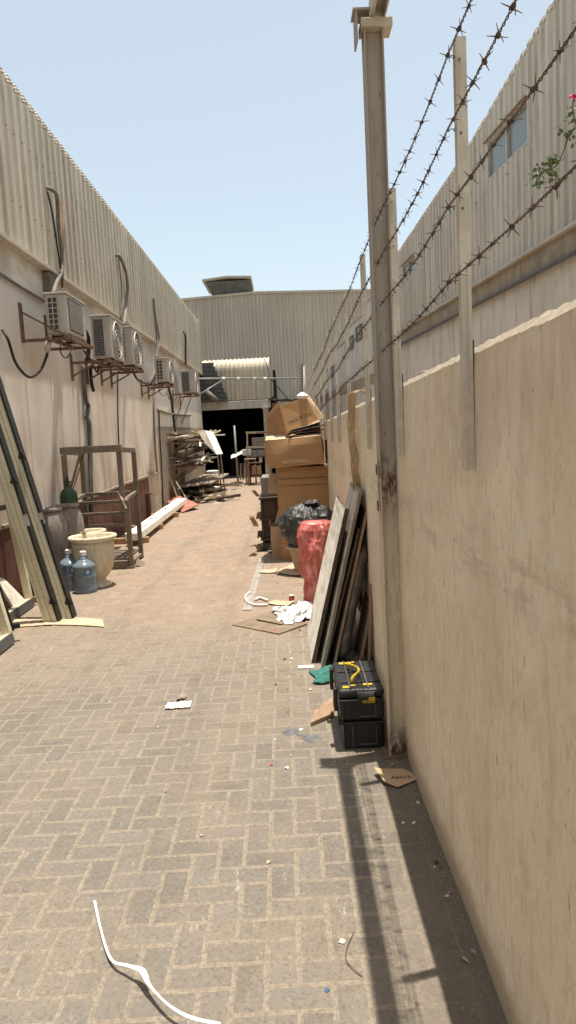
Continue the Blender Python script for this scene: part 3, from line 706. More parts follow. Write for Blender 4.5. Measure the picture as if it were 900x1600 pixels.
# lean-to scrap roof right of the column
lt = thing('lean_to_roof', 'ragged dark sheet roof right of the shed column, above the cardboard boxes', 'roof', (.2, SY-.6, 0))
mb = MB(); mb.grid(lambda a, b: Vector((-.5+1.5*a, SY-1.2+1.6*b, 2.86-.10*a+.05*nz((a*4, b*3, 0), 2))), 12, 6); mb.build('sheet', 'steel_dark', lt, solid=.03)
mb = MB(); mb.box((-.36, SY-.9, 0), (-.20, SY-.8, 2.72)); mb.build('post', 'wood_edge', lt)
mb = MB(); mb.box((.7, SY-.9, 0), (.8, SY-.8, 2.7)); mb.build('post', 'wood_edge', lt)
mb = MB(); mb.box((-.2, SY+.6, 0), (1.2, SY+.7, 2.6)); mb.build('back_panel', 'grey_render', lt)

# dark channels stacked over the beam
for k in range(9):
    x0 = -3.9+.0*k; v = 571+k*6.3; xe = AY(334+k*2.7, v, SY-.35).x; z = 4.24-k*.158
    mb = MB(); w_, h_, t_ = .30, .150, .012
    mb.prof((x0, SY-.35+.02*k, z+.03*(8-k)*.06), (xe, SY-.35+.02*k, z), [(w_/2, -h_/2), (w_/2, h_/2), (-w_/2, h_/2), (-w_/2, h_/2-t_), (w_/2-t_, h_/2-t_), (w_/2-t_, -h_/2+t_), (-w_/2, -h_/2+t_), (-w_/2, -h_/2)])
    tag(mb.build('steel_channel', 'steel_dark'), 'dark steel channel in the stepped stack left of the cream canopy', 'steel channel', 'dark steel channels stacked by the canopy')
mb = MB(); mb.tube([AY(322, 611, 27.0), AY(340, 627, 27.0)], .09, 12)
tag(mb.build('cardboard_tube', 'conduit', smooth=True), 'thick grey tube slanting down under the dark stacked channels', 'tube')
pipe('overhead_pipe', [AY(309, 592, 21.5), AY(352, 591.5, 22.5), AY(420, 591.5, 24), AY(468, 591, 25.2)], .028, 'steel_grey', 'thin overhead pipe crossing the alley in front of the cream canopy', 'pipe', smooth=0)
for k, (a, b) in enumerate(((347, 352), (371, 374), (397, 399), (412, 417))):
    mb = MB(); yy = 22.5+(a-352)/68*1.5-.03; mb.tube([AY(a, 591.5, yy), AY(b, 591.5, yy)], .045, 8)
    tag(mb.build('pipe_clip', 'white_plastic'), 'white wrapping on the thin overhead pipe', 'pipe wrap', 'white wraps on the overhead pipe')
pipe('stay_wire', [AY(311, 617, 21.5), AY(349, 593, 22.4)], .022, 'steel_grey', 'slanting stay rising from the farthest outdoor unit to the overhead pipe', 'stay', smooth=0)
pipe('stay_wire', [AY(419, 588, 24), AY(436, 607, 24.5), AY(453, 627, 25)], .014, 'black', 'dark wire slanting down from the overhead pipe to the cardboard boxes', 'wire')
pipe('stay_wire', [AY(413, 560, 27.3), AY(418, 575, 27.3), AY(423, 592, 27.2)], .014, 'black', 'thin dark wire hanging from the end of the cream canopy', 'wire')
# spiked post
sp = thing('spiked_post', 'thin post ringed with anti-climb spikes in front of the far warehouse', 'post', (1.0, 26, 0))
a_, b_ = AY(469, 640, 26), AY(472, 568, 26)
mb = MB(); mb.tube([Vector((a_.x, 26, 0)), b_], .03, 8); mb.build('post', 'steel_grey', sp)
mb = MB()
for k in range(16):
    c = a_.lerp(b_, (k+1)/17)
    for q in range(5):
        a = q*2*PI/5+k; mb.tube([c, c+Vector((math.cos(a)*.13-.05, math.sin(a)*.13, .06))], [.012, .003], 4)
mb.build('spikes', 'rust', sp)
pl = MB(); c = AY(474.5, 640, 26.5); pl.tube([Vector((c.x, 26.5, 0)), AY(473.5, 572, 26.5)], .06, 8)
tag(pl.build('light_pole', 'concrete', smooth=True), 'pale round pole standing right behind the spiked post', 'pole')

# ------------------------------------------------------------------ right boundary wall
WX = .55; WT = 1.90
bw = thing('boundary_wall', 'tall beige rendered boundary wall with a crumbling top, running along the right of the alley', 'wall', (WX+.1, 10, 0))
mb = MB()
def wallf(a, b):
    y_ = -3 + 31*a**1.8
    z_top = 1.932 - .015*(max(y_, 0)-1.36) + .005*nz((y_, 0, 0), 3) + .004*nz((y_, 5, 0), 17) + .003*nz((y_, 2, 0), 45)
    if b <= .86:
        return Vector((WX + .006*nz((y_, b*2, 0), 1.5) + (max(0, (b-.82)/.04)*.005 if b > .82 else 0), y_, z_top*b/.86))
    t = (b-.86)/.14
    return Vector((WX+.011+t*.16, y_, z_top + (.002+.014*nz((y_*22, t*5, 0), 1))*(1-abs(t*2-1))))
mb.grid(wallf, 1500, 26)
mb.add([(WX+.172, -3, 0), (WX+.172, 28, 0), (WX+.172, 28, 1.50), (WX+.172, -3, 1.90)], [(0, 1, 2, 3)])
MT['wall_cap'] = worn('crumbling_mortar_cap', (.34, .29, .22), (.22, .18, .13), 20, (30, 30, 30), (.42, .37, .29), bump=.8, bs=50)
mb.mi = [1 if k < 1500*26 and k//1500 >= 22 else 0 for k in range(len(mb.f))]
mb.build('masonry', ['rwall', 'wall_cap'], bw, smooth=False)
mb = MB(); mb.box((WX+.174, 3.75, 0), (1.4, 3.87, 1.97)); mb.build('cross_wall', 'concrete', bw, bevel=.008)

# angle-iron posts in the wall
pm = MB(); t_ = .006; wd = .030
pm.box((-wd, 0, 0), (0, t_, 1.18)); pm.box((-wd, t_, 0), (-wd+t_, wd, 1.18))
pr = thing('fence_post', None, 'fence post', (WX, 0, 1.56), 'angle-iron posts holding the barbed wire')
pm.build('angle', 'steel_light', pr, local=True)
gm = MB(); gm.box((0, .005, 0), (.006, .03, .37)); gm.build('slot_shadow', 'dark', pr, local=True)  # dark strip standing in for the shadow in the wall slot
for z in (.73, .93, 1.12):
    sm = MB(); sm.tube([(-.02, -.003, z), (-.02, .004, z)], .0035, 8); sm.build('bolt', 'rust', pr, local=True)
PY = [-.35, .87, 2.095, 3.33, 4.54, 5.78, 6.99, 8.05, 9.3, 10.55, 11.8, 13.0, 14.3, 15.6, 16.9]
PL = {1: 'angle-iron post nearest overhead, its top out of the picture', 2: 'tallest-looking angle-iron post, standing alone on the bare wall right of the thick steel post',
      3: 'angle-iron post partly hidden right behind the thick steel post', 4: 'first angle-iron post seen left of the thick steel post',
      5: 'angle-iron post above the folded cardboard strip hung over the wall', 6: 'angle-iron post just beyond the hung cardboard strip', 7: 'angle-iron post next to the leaning orange sticks behind the boxes'}
for k, y_ in enumerate(PY):
    o = pr if k == 0 else copy_tree(pr)
    o.location = (WX, y_, 1.56); o['label'] = PL.get(k, 'slim angle-iron post of the barbed-wire fence, far off above the boxes')
    if k >= 8: o.scale = (1, 1, .98)
pr['label'] = 'angle-iron post beside the camera, outside the picture'
if True:
    for ch in list(pr.children): bpy.data.objects.remove(ch)
    bpy.data.objects.remove(pr); 

# barbed wire
barb = MB()
for s_ in (-1, 1):
    P = [Vector((math.cos(a)*.0045, s_*.004+a*.0008, math.sin(a)*.0045)) for a in [k*.8 for k in range(10)]]
    barb.tube(P, .0017, 5)
for d in ((.022, .005, .011), (-.018, -.004, .016), (.015, -.003, -.020), (-.021, .006, -.009)):
    barb.tube([Vector((0, d[1], 0)), Vector(d)], [.0018, .0008], 5)
WZ = [2.125, 2.335, 2.535, 2.725]
WL = ['rusty barbed wire, lowest of the four strands above the wall', 'rusty barbed wire, second strand up from the wall', 'rusty barbed wire, third strand up from the wall', 'rusty barbed wire, topmost strand above the wall']
b0 = None
for k, z in enumerate(WZ):
    t = thing('barbed_wire', WL[k], 'barbed wire', (WX-.053, -.35, z), 'strands of barbed wire')
    def wy(y_, z=z, k=k):
        i = max([j for j in range(len(PY)) if PY[j] <= y_] or [0]); j = min(i+1, len(PY)-1)
        f = 0 if j == i else (y_-PY[i])/(PY[j]-PY[i]); sag = (.004+.006*((i*7+k*3) % 3))*4*f*(1-f)
        return Vector((WX-.055+.006*math.sin(y_*2.1+k), y_, z-.016*y_-sag+.006*math.sin(y_*1.3+k*2)))
    mb = MB()
    for ph in (0, PI):
        pts = []; y_ = -.35
        while y_ < 16.9:
            c = wy(y_); a = y_*2*PI/.045+ph; am = .0022
            pts.append(c + Vector((math.cos(a)*am, 0, math.sin(a)*am))); y_ += .0085 if y_ < 5 else .02 if y_ < 8 else .05
        mb.tube(pts, .0016, 4)
    mb.build('strand', 'wire', t)
    tm = MB()
    for j in range(1, 9):
        c = wy(PY[j]+.012); tm.tube([c+Vector((.004*math.cos(q*1.3)-.0+.0032*q, .006*math.sin(q*2.1), .006*math.cos(q*1.7))) for q in range(9)], .0013, 4)
        if j == 1: tb0 = None
        o_ = tm.build('tie', 'wire', t); tm = MB()
    y_ = .05+.03*k; n = 0
    while y_ < 11 and n < 98:
        if b0 is None: b0 = barb.build('barb', 'wire', t, local=True); o = b0
        else: o = b0.copy(); col.objects.link(o); o.parent = t
        o.location = wy(y_) - t.location; o.rotation_euler = (random.uniform(-.3, .3), random.uniform(0, 6.3), random.uniform(-.3, .3))
        s_ = random.uniform(.75, 1.05); o.scale = (s_, s_, s_)
        y_ += random.uniform(.088, .138); n += 1

# ------------------------------------------------------------------ thick steel post and overhead beam
ps = thing('steel_post', 'thick beige I-section steel post with rust stains standing against the wall', 'post', (.505, 3.6, 0))
def hsec(mb, p0, p1, w_, d_, tf=.008, tw=.008, flip=False):
    h, f = w_/2, d_/2
    pts = [(-h, -f), (-h+tf, -f), (-h+tf, -tw/2), (h-tf, -tw/2), (h-tf, -f), (h, -f), (h, f), (h-tf, f), (h-tf, tw/2), (-h+tf, tw/2), (-h+tf, f), (-h, f)]
    if flip: pts = [(b, a) for a, b in pts]
    mb.prof(p0, p1, pts); return mb
def mat_post():
    b = NB('post_paint_over_rust', .65, 0, .35)
    zz = b.z + b.noise((8, 8, 1.2), 4, off=1)*.8
    c = b.mix(zz.ss(1.3, 2.3), (.68, .59, .45), (.38, .335, .275))
    c = b.mix(b.noise((22, 22, 2.5), 5, .75, off=3).ss(.5, .62)*.45, c, (.25, .21, .16))
    spot = ((b.z - 1.42).absv()).ss(.0, .22).rsub(1.)*b.noise((30, 30, 9), 5, .8, off=6).ss(.46, .54)
    foot = b.z.ss(.02, .22).rsub(1.)*b.noise((30, 30, 9), 5, .8, off=16).ss(.42, .54)
    c = b.mix(spot.mx(foot).mx(b.noise((40, 40, 14), 5, .85, off=9).ss(.60, .64)*.8), c, (.13, .065, .035))
    return b.fin(c, b.noise(45, 4, .7), .003, .5)
MT['post'] = mat_post()
mb = MB(); hsec(mb, (.508, 3.6, 0), (.508, 3.6, 3.52), .092, .09); mb.build('column', 'post', ps, bevel=.002)
mb = MB(); mb.box((.45, 3.54, 3.521), (.595, 3.655, 3.560)); mb.build('cap_plate', 'steel_beige', ps, bevel=.003)
mb = MB(); mb.box((.428, 3.555, 3.47), (.436, 3.66, 3.60)); mb.box((.437, 3.60, 3.567), (.499, 3.608, 3.60)); mb.box((.416, 3.55, 3.601), (.497, 3.66, 3.609)); mb.build('bracket', 'post', ps)
mb = MB()
for (x, z) in ((.47, 1.46), (.54, 1.28)): mb.box((.452-.004, 3.56, z), (.4525, 3.60, z+.05))
mb.build('weld_tab', 'rust', ps)
mb = MB(); mb.box((.43, 3.53, -.0), (.585, 3.69, .014)); bp = mb.build('base_plate', 'rust', ps, bevel=.003)
ob_ = MB(); hsec(ob_, (.535, 3.66, 3.625), (.535, -3.5, 3.625), .062, .115, .007, .006, False)
tag(ob_.build('overhead_beam', 'steel_beige'), 'beige steel beam running overhead from the top of the thick post', 'beam')

# ------------------------------------------------------------------ bougainvillea over the wall
bo = thing('bougainvillea', 'leafy bougainvillea shoots with one pink flower reaching in over the wall at the right edge', 'plant', (1.75, 2.9, 0))
ends = [[(1.75, 2.9, 0), (1.7, 2.85, 1.5), AY(940, 90, 2.85), AY(925, 175, 2.8), AY(893, 205, 2.75), AY(882, 232, 2.75), AY(870, 258, 2.75), AY(852, 268, 2.75), AY(838, 282, 2.75)],
        [(1.72, 2.88, 0), (1.8, 2.9, 1.6), AY(935, 230, 2.85), AY(905, 205, 2.8), AY(895, 170, 2.78), AY(897, 152, 2.78)]]
mb = MB()
for e in ends: P = curve_pts(e, 5); mb.tube(P, [max(.0022, .011*(1-i/len(P))**1.5) for i in range(len(P))], 6)
random.seed(4)
for (u, v) in ((858, 252), (842, 276), (862, 272), (868, 245), (846, 262), (892, 178), (888, 208), (905, 225), (850, 285), (833, 280)):
    a = AY(u+random.uniform(5, 16), v+random.uniform(-14, 4), 2.76); e_ = AY(u+random.uniform(-10, 2), v+random.uniform(-10, 12), 2.75)
    mb.tube(curve_pts([a, a.lerp(e_, .5)+Vector((0, 0, random.uniform(-.01, .012))), e_], 4), .0013, 5)
mb.build('stem', 'twig', bo)
lv = MB()
def leaf(mb, c, s):
    d = Vector((random.gauss(0, 1), random.gauss(0, 1), random.gauss(-.4, .8))).normalized(); u = d.orthogonal().normalized(); u.rotate(Matrix.Rotation(random.uniform(0, 6.28), 3, d)); 
    n = d.cross(u)
    pts = [c, c+d*s*.35+u*s*.36, c+d*s*.75+u*s*.28, c+d*s*1.1, c+d*s*.75-u*s*.28, c+d*s*.35-u*s*.36, c+d*s*.55-n*s*.1]
    mb.add(pts, [(0, 1, 6), (1, 2, 6), (2, 3, 6), (3, 4, 6), (4, 5, 6), (5, 0, 6)])
for (u, v, n, r) in ((858, 252, 26, 8), (842, 276, 34, 10), (862, 272, 22, 8), (868, 245, 10, 6), (846, 262, 10, 6), (892, 178, 16, 7), (888, 208, 12, 5), (896, 190, 10, 5), (905, 225, 12, 8)):
    for k in range(n):
        leaf(lv, AY(u+random.gauss(0, r*.75), v+random.gauss(0, r*.75), 2.75+random.gauss(0, .02)), random.uniform(.012, .022))
lv.build('leaves', 'leaf', bo)
fl = MB()
for k in range(9): leaf(fl, AY(897, 152, 2.78)+Vector((random.gauss(0, .003), random.gauss(0, .003), random.gauss(0, .003))), .016)
fl.build('flower', 'flower', bo)

exec_rest = True
# ================================================================== left side objects
# window frames leaning on the wall
def frame_bar(mb, p0, p1, w_, h_, up):
    # moulded aluminium profile: stepped face
    q = w_/2; r = h_/2
    pts = [(-q, -r), (-q*.3, -r), (-q*.3, -r+.012), (-q*.1, -r+.012), (-q*.1, -r), (q*.5, -r), (q*.5, -r+.01), (q*.66, -r+.01), (q*.66, -r), (q, -r),
           (q, r), (q*.66, r), (q*.66, r-.01), (q*.5, r-.01), (q*.5, r), (-q*.1, r), (-q*.1, r-.012), (-q*.3, r-.012), (-q*.3, r), (-q, r)]
    mb.prof(p0, p1, pts, up)
# two long profiles standing on their ends
for (lab, b_, tp, gw) in (('cream aluminium profile with black seals, right of the two long ones leaning by the wall', G(105, 967), AX(-20, 578, -2.80), 0),
                          ('cream aluminium profile with black seals, left of the two long ones leaning by the wall', G(82, 972), AX(-20, 655, -2.72), 1)):
    t = thing('window_profile', lab, 'window profile', tuple(b_), 'long cream profiles leaning on the left wall')
    d = (tp-b_).normalized(); e = b_ + d*4.0 if (tp-b_).length < 4.0 else tp
    mb = MB(); frame_bar(mb, b_+Vector((0, 0, .0)), e, .125, .10, (0, 1, 0)); mb.build('profile', 'alu', t, bevel=.0015)
    sx = d.cross(Vector((0, 1, 0))).normalized()
    if sx.x < 0: sx = -sx
    mb = MB(); mb.bar(b_+sx*.074, e+sx*.074, .022, .106, (0, 1, 0)); mb.build('seal', 'black', t)
    mb = MB(); mb.bar(b_-sx*.066+Vector((0, .02, 0)), e-sx*.066+Vector((0, .02, 0)), .006, .05, (0, 1, 0)); mb.build('groove', 'alu_dull', t)
    for fr in ((.16, 1.62) if gw == 0 else (.20, 1.38)):
        c = b_ + d*fr + sx*.075 + Vector((0, -.045, 0)); mb = MB()
        mb.obox(c, (.045, .05, .05), Matrix.Rotation(.4, 3, 'Y')); mb.obox(c+Vector((.018, -.02, .015)), (.03, .02, .09), Matrix.Rotation(-.5, 3, 'Y')); mb.build('clip', 'black', t, bevel=.006)
    mb = MB(); mb.obox(b_ + d*1.0 + sx*.076 + Vector((0, -.052, 0)), (.05, .004, .11), Matrix.Rotation(math.atan2(d.x, d.z), 3, 'Y')); mb.build('tape', 'ac_white', t)
def leaning_frame(lab, pb, yfar, ynear, tilt_x, height, w_=.055):
    """window frame whose bottom rail runs along the alley; leans towards the wall"""
    t = thing('window_frame', lab, 'window frame', (pb, yfar, 0), 'cream window frames leaning on the left wall')
    up = Vector((-tilt_x, 0, height)); n = Vector((height, 0, tilt_x)).normalized(); ud = up.normalized()
    B = lambda y_, s: Vector((pb, y_, .004)) + up*s
    for s_, nm in ((0, 'bottom_rail'), (1, 'top_rail')):
        m = MB(); m.bar(B(yfar, s_)+ud*.05, B(ynear, s_)+ud*.05, .07, .10, ud); m.build(nm, 'alu', t, bevel=.002)
        m = MB(); m.bar(B(yfar, s_)+ud*.05+n*.04, B(ynear, s_)+ud*.05+n*.04, .010, .088, ud); m.build('seal', 'steel_dark', t)
    for y_ in (yfar, ynear, (yfar+ynear)/2+.001):
        m = MB(); m.bar(B(y_, 0)+ud*.101, B(y_, 1), .07, .06, (0, 1, 0)); m.build('stile', 'alu', t, bevel=.002)
        m = MB(); m.bar(B(y_, 0)+ud*.101+Vector((.02, .042 if y_ == yfar else -.038, 0)), B(y_, 1)+Vector((.02, .042 if y_ == yfar else -.038, 0)), .06, .010, (0, 1, 0)); m.build('seal', 'black', t)
    m = MB(); m.bar(B(yfar-.07, .55), B(ynear, .55), .06, .05, ud); m.build('cross_rail', 'black', t)
    m = MB(); c = B(yfar+.05, .12); m.obox(c+Vector((.05, .03, 0)), (.08, .05, .05), Matrix.Rotation(.5, 3, 'Z')); m.build('clip', 'black', t, bevel=.01)
    return t
leaning_frame('cream window frame with a black cross rail, standing behind the two long profiles', -2.735, 7.42, 4.9, .22, 1.95)
leaning_frame('cream window frame nearest the camera, only its lower corner showing at the left edge', -2.43, 6.05, 4.3, .24, 1.15)
mb = MB(); mb.grid(lambda a, b: G(20+140*a+8*b*math.sin(a*9), 968+12*b-6*a*(1-b)*0-(4*math.sin(a*3.1)), .012+.012*abs(nz((a*6, b*3, 0), 2))), 30, 3)
tag(mb.build('cardboard_strip', 'card_pale', solid=.004), 'long flat cardboard strip lying under the feet of the long cream profiles', 'cardboard')
mb = MB(); mb.tube([G(47, 930)+Vector((.10, .1, .02)), AX(22, 800, -2.86)], .014, 8)
tag(mb.build('metal_rod', 'steel_grey', smooth=True), 'thin grey rod leaning out of the blue bucket', 'rod')
# pale offcut slab and rubble
p = G(14, 948); q = [Vector((-2.93, 7.0, 0)), Vector((-2.90, 7.35, 0)), Vector((-2.95, 7.2, .42)), Vector((-2.96, 7.0, .48))]
mb = MB(); mb.plate([Vector((-2.72, 7.05, .005)), Vector((-2.70, 7.38, .005)), Vector((-2.79, 7.32, .16)), Vector((-2.90, 7.22, .36)), Vector((-2.92, 7.05, .42))], .03)
tag(mb.build('stone_offcut', 'marble', bevel=.004), 'broken pale slab leaning against the red wall base by the window frames', 'stone slab')
def rock(c, r, mat, lab, cat, sq=(1, 1, .7), s=3.):
    mb = MB(); n = 10
    mb.lathe((0, 0, 0), [(max(.001, math.sin(PI*k/6))*r, r*(1-math.cos(PI*k/6))*sq[2]) for k in range(7)], n)
    mb.v = [Vector(c) + Vector((v.x*sq[0], v.y*sq[1], v.z))*(1+.35*nz(v, s/r*.5, c[0])) for v in mb.v]
    return tag(mb.build('rubble', mat), lab, cat)
rock((-2.82, 7.8, 0), .13, 'terracotta', 'rounded brown lump against the red wall base left of the blue bucket', 'rubble')
rock((-2.66, 7.72, 0), .06, 'terracotta', 'small brick bit at the foot of the brown lump', 'brick piece')
mb = MB(); mb.obox((-2.72, 7.66, .04), (.26, .09, .07), Matrix.Rotation(.5, 3, 'Z')); tag(mb.build('brick', 'wood_edge', bevel=.006), 'broken orange brick lying in front of the brown lump', 'brick')
# bucket
bc = AY(56, 933, 8.0); bk = thing('bucket', 'dusty dark blue bucket between the window frame and the long profiles', 'bucket', (-2.70, 8.05, 0))
MB().lathe((-2.70, 8.05, 0), [(.105, 0), (.13, .30), (.14, .31), (.14, .325), (.125, .325), (.10, .02)], 24).build('shell', 'blue', bk, smooth=False)
mb = MB(); mb.tube([Vector((-2.70+.14*math.cos(a), 8.05-.03*math.sin(a)-.02, .31-.07*math.sin(a))) for a in [k*PI/10 for k in range(11)]], .004, 6); mb.build('handle', 'steel_grey', bk)
# jars
def jar(lab, c, R, hh):
    t = thing('clay_jar', lab, 'jar', (*c, 0), 'dusty clay jars by the left wall')
    P = [(.5, 0), (.62, .06), (.82, .25), (.96, .5), (1.0, .68), (.96, .80), (.80, .90), (.66, .94), (.62, .955)]
    pr_ = [(R*a, hh*b) for a, b in P]
    MB().lathe((*c, 0), pr_, 40).build('body', 'jar', t, smooth=True)
    MB().lathe((*c, hh*.950), [(R*.60, 0), (R*.78, hh*.012), (R*.80, hh*.045), (R*.64, hh*.05), (R*.60, -.08), (R*.4, -.1)], 40).build('rim', 'jar', t, smooth=True)
q1, q2 = AY(83, 800, 8.62), AY(106, 795, 9.0)
jar('dusty grey clay jar partly hidden behind the long cream profiles', (q1.x-.03, 8.62), .175, AY(83, 793, 8.62).z)
jar('larger dark clay jar right beside the green gas cylinder', (q2.x, 9.0), .18, AY(106, 787, 9.0).z)
gc = AY(107, 770, 9.35); t = thing('gas_cylinder', 'green gas cylinder standing behind the clay jars', 'gas cylinder', (gc.x, 9.35, 0))
zc = AY(107, 762, 9.35).z
MB().lathe((gc.x, 9.35, 0), [(.10, 0), (.112, .02), (.112, zc-.12), (.10, zc-.06), (.07, zc-.02), (.035, zc), (.03, zc+.03)], 28).build('shell', 'green_metal', t, smooth=True)
mb = MB(); mb.lathe((gc.x, 9.35, zc+.03), [(.026, 0), (.03, .04), (.018, .06), (.018, .10)], 10); mb.tube([(gc.x-.04, 9.35, zc+.075), (gc.x+.04, 9.35, zc+.075)], .012, 8); mb.build('valve', 'dark', t)
# urns
def urn(lab, c, R, hh, grp=True):
    t = thing('stone_urn', lab, 'urn', (*c, 0), 'cream urns by the left wall')
    P = [(.62, 0), (.66, .03), (.62, .06), (.44, .11), (.42, .15), (.56, .22), (.76, .36), (.85, .55), (.87, .575), (.84, .60), (.87, .80), (.86, .90)]
    MB().lathe((*c, 0), [(R*a, hh*b) for a, b in P], 48).build('body', 'urn', t, smooth=True)
    MB().lathe((*c, hh*.895), [(R*.86, 0), (R*1.0, hh*.045), (R*1.02, hh*.075), (R*.98, hh*.10), (R*.88, hh*.10), (R*.84, hh*.07), (R*.80, -.2)], 48).build('rim', 'urn', t, smooth=True)
    return t
ub = AY(145, 845, 8.35)
urn('large cream urn with a moulded rim and round foot, in front of the metal rack', (ub.x, 8.35), .275, AY(145, 836, 8.35).z)
u2 = AY(137, 830, 9.0); urn('pale urn half hidden behind the large cream urn', (u2.x, 9.1), .20, AY(137, 828, 9.1).z)
mb = MB(); mb.bar(Vector((u2.x-.1, 8.75, AY(128, 842, 8.75).z+.01)), Vector((u2.x+.12, 8.5, AY(150, 833, 8.5).z+.03)), .05, .02)
tag(mb.build('stick', 'wood_pale', bevel=.004), 'pale flat stick lying across the rim of the large cream urn', 'stick')
# water bottles
def bottle(lab, c, s=1.):
    t = thing('water_bottle', lab, 'water bottle', (*c, 0), 'refillable water bottles')
    P = [(.118, 0), (.132, .012), (.132, .05), (.126, .07), (.126, .17), (.132, .18), (.132, .20), (.125, .215), (.125, .285), (.131, .295), (.131, .315), (.115, .335), (.06, .375), (.033, .39), (.033, .435)]
    MB().lathe((*c, 0), [(a*s, b*s) for a, b in P], 36).build('body', 'bottle', t, smooth=True)
    MB().lathe((*c, .43*s), [(.038*s, 0), (.038*s, .045*s), (.03*s, .052*s)], 20).build('cap', 'white_plastic', t)
    mb = MB()
    for k in range(8):
        a0, a1 = -1.35+k*.09, -1.35+(k+1)*.09; r = .1275*s
        mb.add([(c[0]+r*math.cos(a), c[1]+r*math.sin(a), z) for a, z in ((a0, .222*s), (a1, .222*s), (a1, .275*s), (a0, .275*s))], [(0, 1, 2, 3)])
    lb_ = mb.build('label', 'blue_lbl', t)
    mb = MB()
    for q in (0, 1):
        pts = []
        for k in range(13):
            a = 2*PI*k/12; an = -1.0+.14*math.cos(a)*(1-.5*q); pts.append(Vector((c[0]+.129*s*math.cos(an), c[1]+.129*s*math.sin(an), .2485*s+.017*s*math.sin(a)*(1-.5*q))))
        mb.tube(pts, .0025, 4, caps=False)
    mb.build('logo', 'white_plastic', lb_)
B1 = G(130, 929); bottle('blue water bottle with white cap, in front, right of its twin', (B1.x, B1.y+.12), .98)
B2 = G(105, 925); bottle('blue water bottle half hidden behind the front bottle and the long profile', (B2.x+.015, B2.y+.12), .98)
# metal rack
RY = 9.41; rk = thing('metal_rack', 'rusty grey steel stand of welded bars between the cream urn and the red wall base', 'rack', (-2.47, RY+.35, 0))
XR, XL_, YB = -2.09, -2.86, RY+.75
def rb_(n, p0, p1, a=.045, b=.045): MB().bar(p0, p1, a, b, (0, 1, 0) if abs(p1[2]-p0[2]) > .3 else (0, 0, 1)).build(n, 'wood_grey' if 0 else 'steel_rack', rk, bevel=.003)
MT['steel_rack'] = worn('dusty_brown_steel', (.165, .13, .098), (.24, .20, .15), 7, (30, 30, 4), (.13, .095, .065), rough=.85, bump=.3)
for n, p0, p1 in (('post', (XR, RY, 0), (XR, RY, .92)), ('post', (XR-.06, RY+.02, .90), (XR-.06, RY+.02, 1.56)), ('post', (XR-.02, YB, 0), (XR-.02, YB, 1.5)),
                  ('post', (XL_, RY, 0), (XL_, RY, 1.53)), ('post', (XL_+.02, YB, 0), (XL_+.02, YB, 1.5))): rb_(n, p0, p1, .06, .055)
MB().box((XL_-.04, RY-.03, 1.54), (XR-.02, RY+.04, 1.63)).build('top_beam', 'steel_rack', rk, bevel=.004)
MB().bar((XR-.06, RY+.05, 1.565), (XR-.02, YB, 1.53), .06, .06).build('top_rail', 'steel_rack', rk)
MB().bar((XL_, RY+.05, 1.565), (XL_+.02, YB, 1.53), .06, .06).build('top_rail', 'steel_rack', rk)
rb_('brace', (XL_+.02, RY, 1.0), (XL_+.22, RY, 1.55), .03, .03)
rb_('brace', (XL_+.04, RY+.04, 1.0), (XL_+.26, RY+.05, 1.55), .012, .03)
for z, y_ in ((.95, YB), (.86, RY+.38), (.72, RY+.2), (.58, RY+.02)): rb_('shelf_bar', (XL_, y_, z), (XR-.03, y_, z), .04, .04)
rb_('side_bar', (XR-.03, RY+.03, .90), (XR-.03, YB-.03, .95)); rb_('side_bar', (XL_+.02, RY+.03, .90), (XL_+.02, YB-.03, .95))
for k in range(6):
    y_ = RY+.03+k*.13; rb_('step', (XL_+.03, y_, .13+.002*k), (XR-.035, y_, .13), .07, .03)
rb_('base_bar', (XL_, RY-.01, .05), (XR-.035, RY-.01, .05), .05, .09); rb_('base_bar', (XR-.02, RY+.03, .06), (XR-.02, YB-.03, .06)); rb_('base_bar', (XL_, RY+.03, .06), (XL_, YB-.03, .06))
mb = MB(); mb.box((XR-.05, RY-.06, 0), (XR+.04, RY+.05, .03)); mb.add([(XR+.03, RY+.05, .03), (XR+.16, RY+.1, .0), (XR+.14, RY+.3, .0), (XR+.03, RY+.25, .09)], [(0, 1, 2, 3)]); mb.build('foot_plate', 'steel_rack', rk)
mb = MB(); mb.bar((XR-.10, RY+.0, 1.02), (XR+.0, RY-.05, .80), .03, .012); mb.box((XR-.05, RY-.05, .90), (XR+.02, RY-.03, .92)); mb.build('latch', 'steel_light', rk)
# white beam on bearers
bA, bB = Vector((-2.46, 11.3, .10)), Vector((-2.52, 17.2, .10))
t = thing('steel_beam', 'long white wrapped beam with dark markings lying on timber bearers by the red wall base', 'beam', (-2.5, 14.2, .1))
mb = MB(); mb.bar(bA+Vector((0, 0, .06)), bB+Vector((0, 0, .06)), .24, .12); mb.build('body', 'white_worn', t, bevel=.01)
mb = MB(); random.seed(5)
for k in range(70):
    c = bA.lerp(bB, random.choice((.12, .14, .17, .3, .33, .36, .39, .55, .58, .61, .64, .8, .84))+random.uniform(-.012, .012)) + Vector((random.uniform(-.06, .07), 0, .1215)); a = random.uniform(0, 6.3); l = random.uniform(.02, .05)
    d = Vector((math.cos(a)*l*.5, math.sin(a)*l*2.0, 0)); e = Vector((.008, .0, 0)) if abs(d.y) > abs(d.x) else Vector((0, .02, 0))
    mb.add([c-d-e, c+d-e, c+d+e, c-d+e], [(0, 1, 2, 3)])
mb.build('markings', 'ink', t)
for k, (u, v, xe) in enumerate(((205, 848, 233), (232, 827, 255), (256, 808, 279))):
    p = G(xe, v); mb = MB(); mb.box((-2.95, p.y-.05, .004), (p.x, p.y+.05, .098))
    tag(mb.build('timber_bearer', 'wood', bevel=.004), ('orange timber bearer under the near end of the white beam', 'orange timber bearer under the middle of the white beam', 'orange timber bearer under the far end of the white beam')[k], 'timber', 'bearers under the white beam')
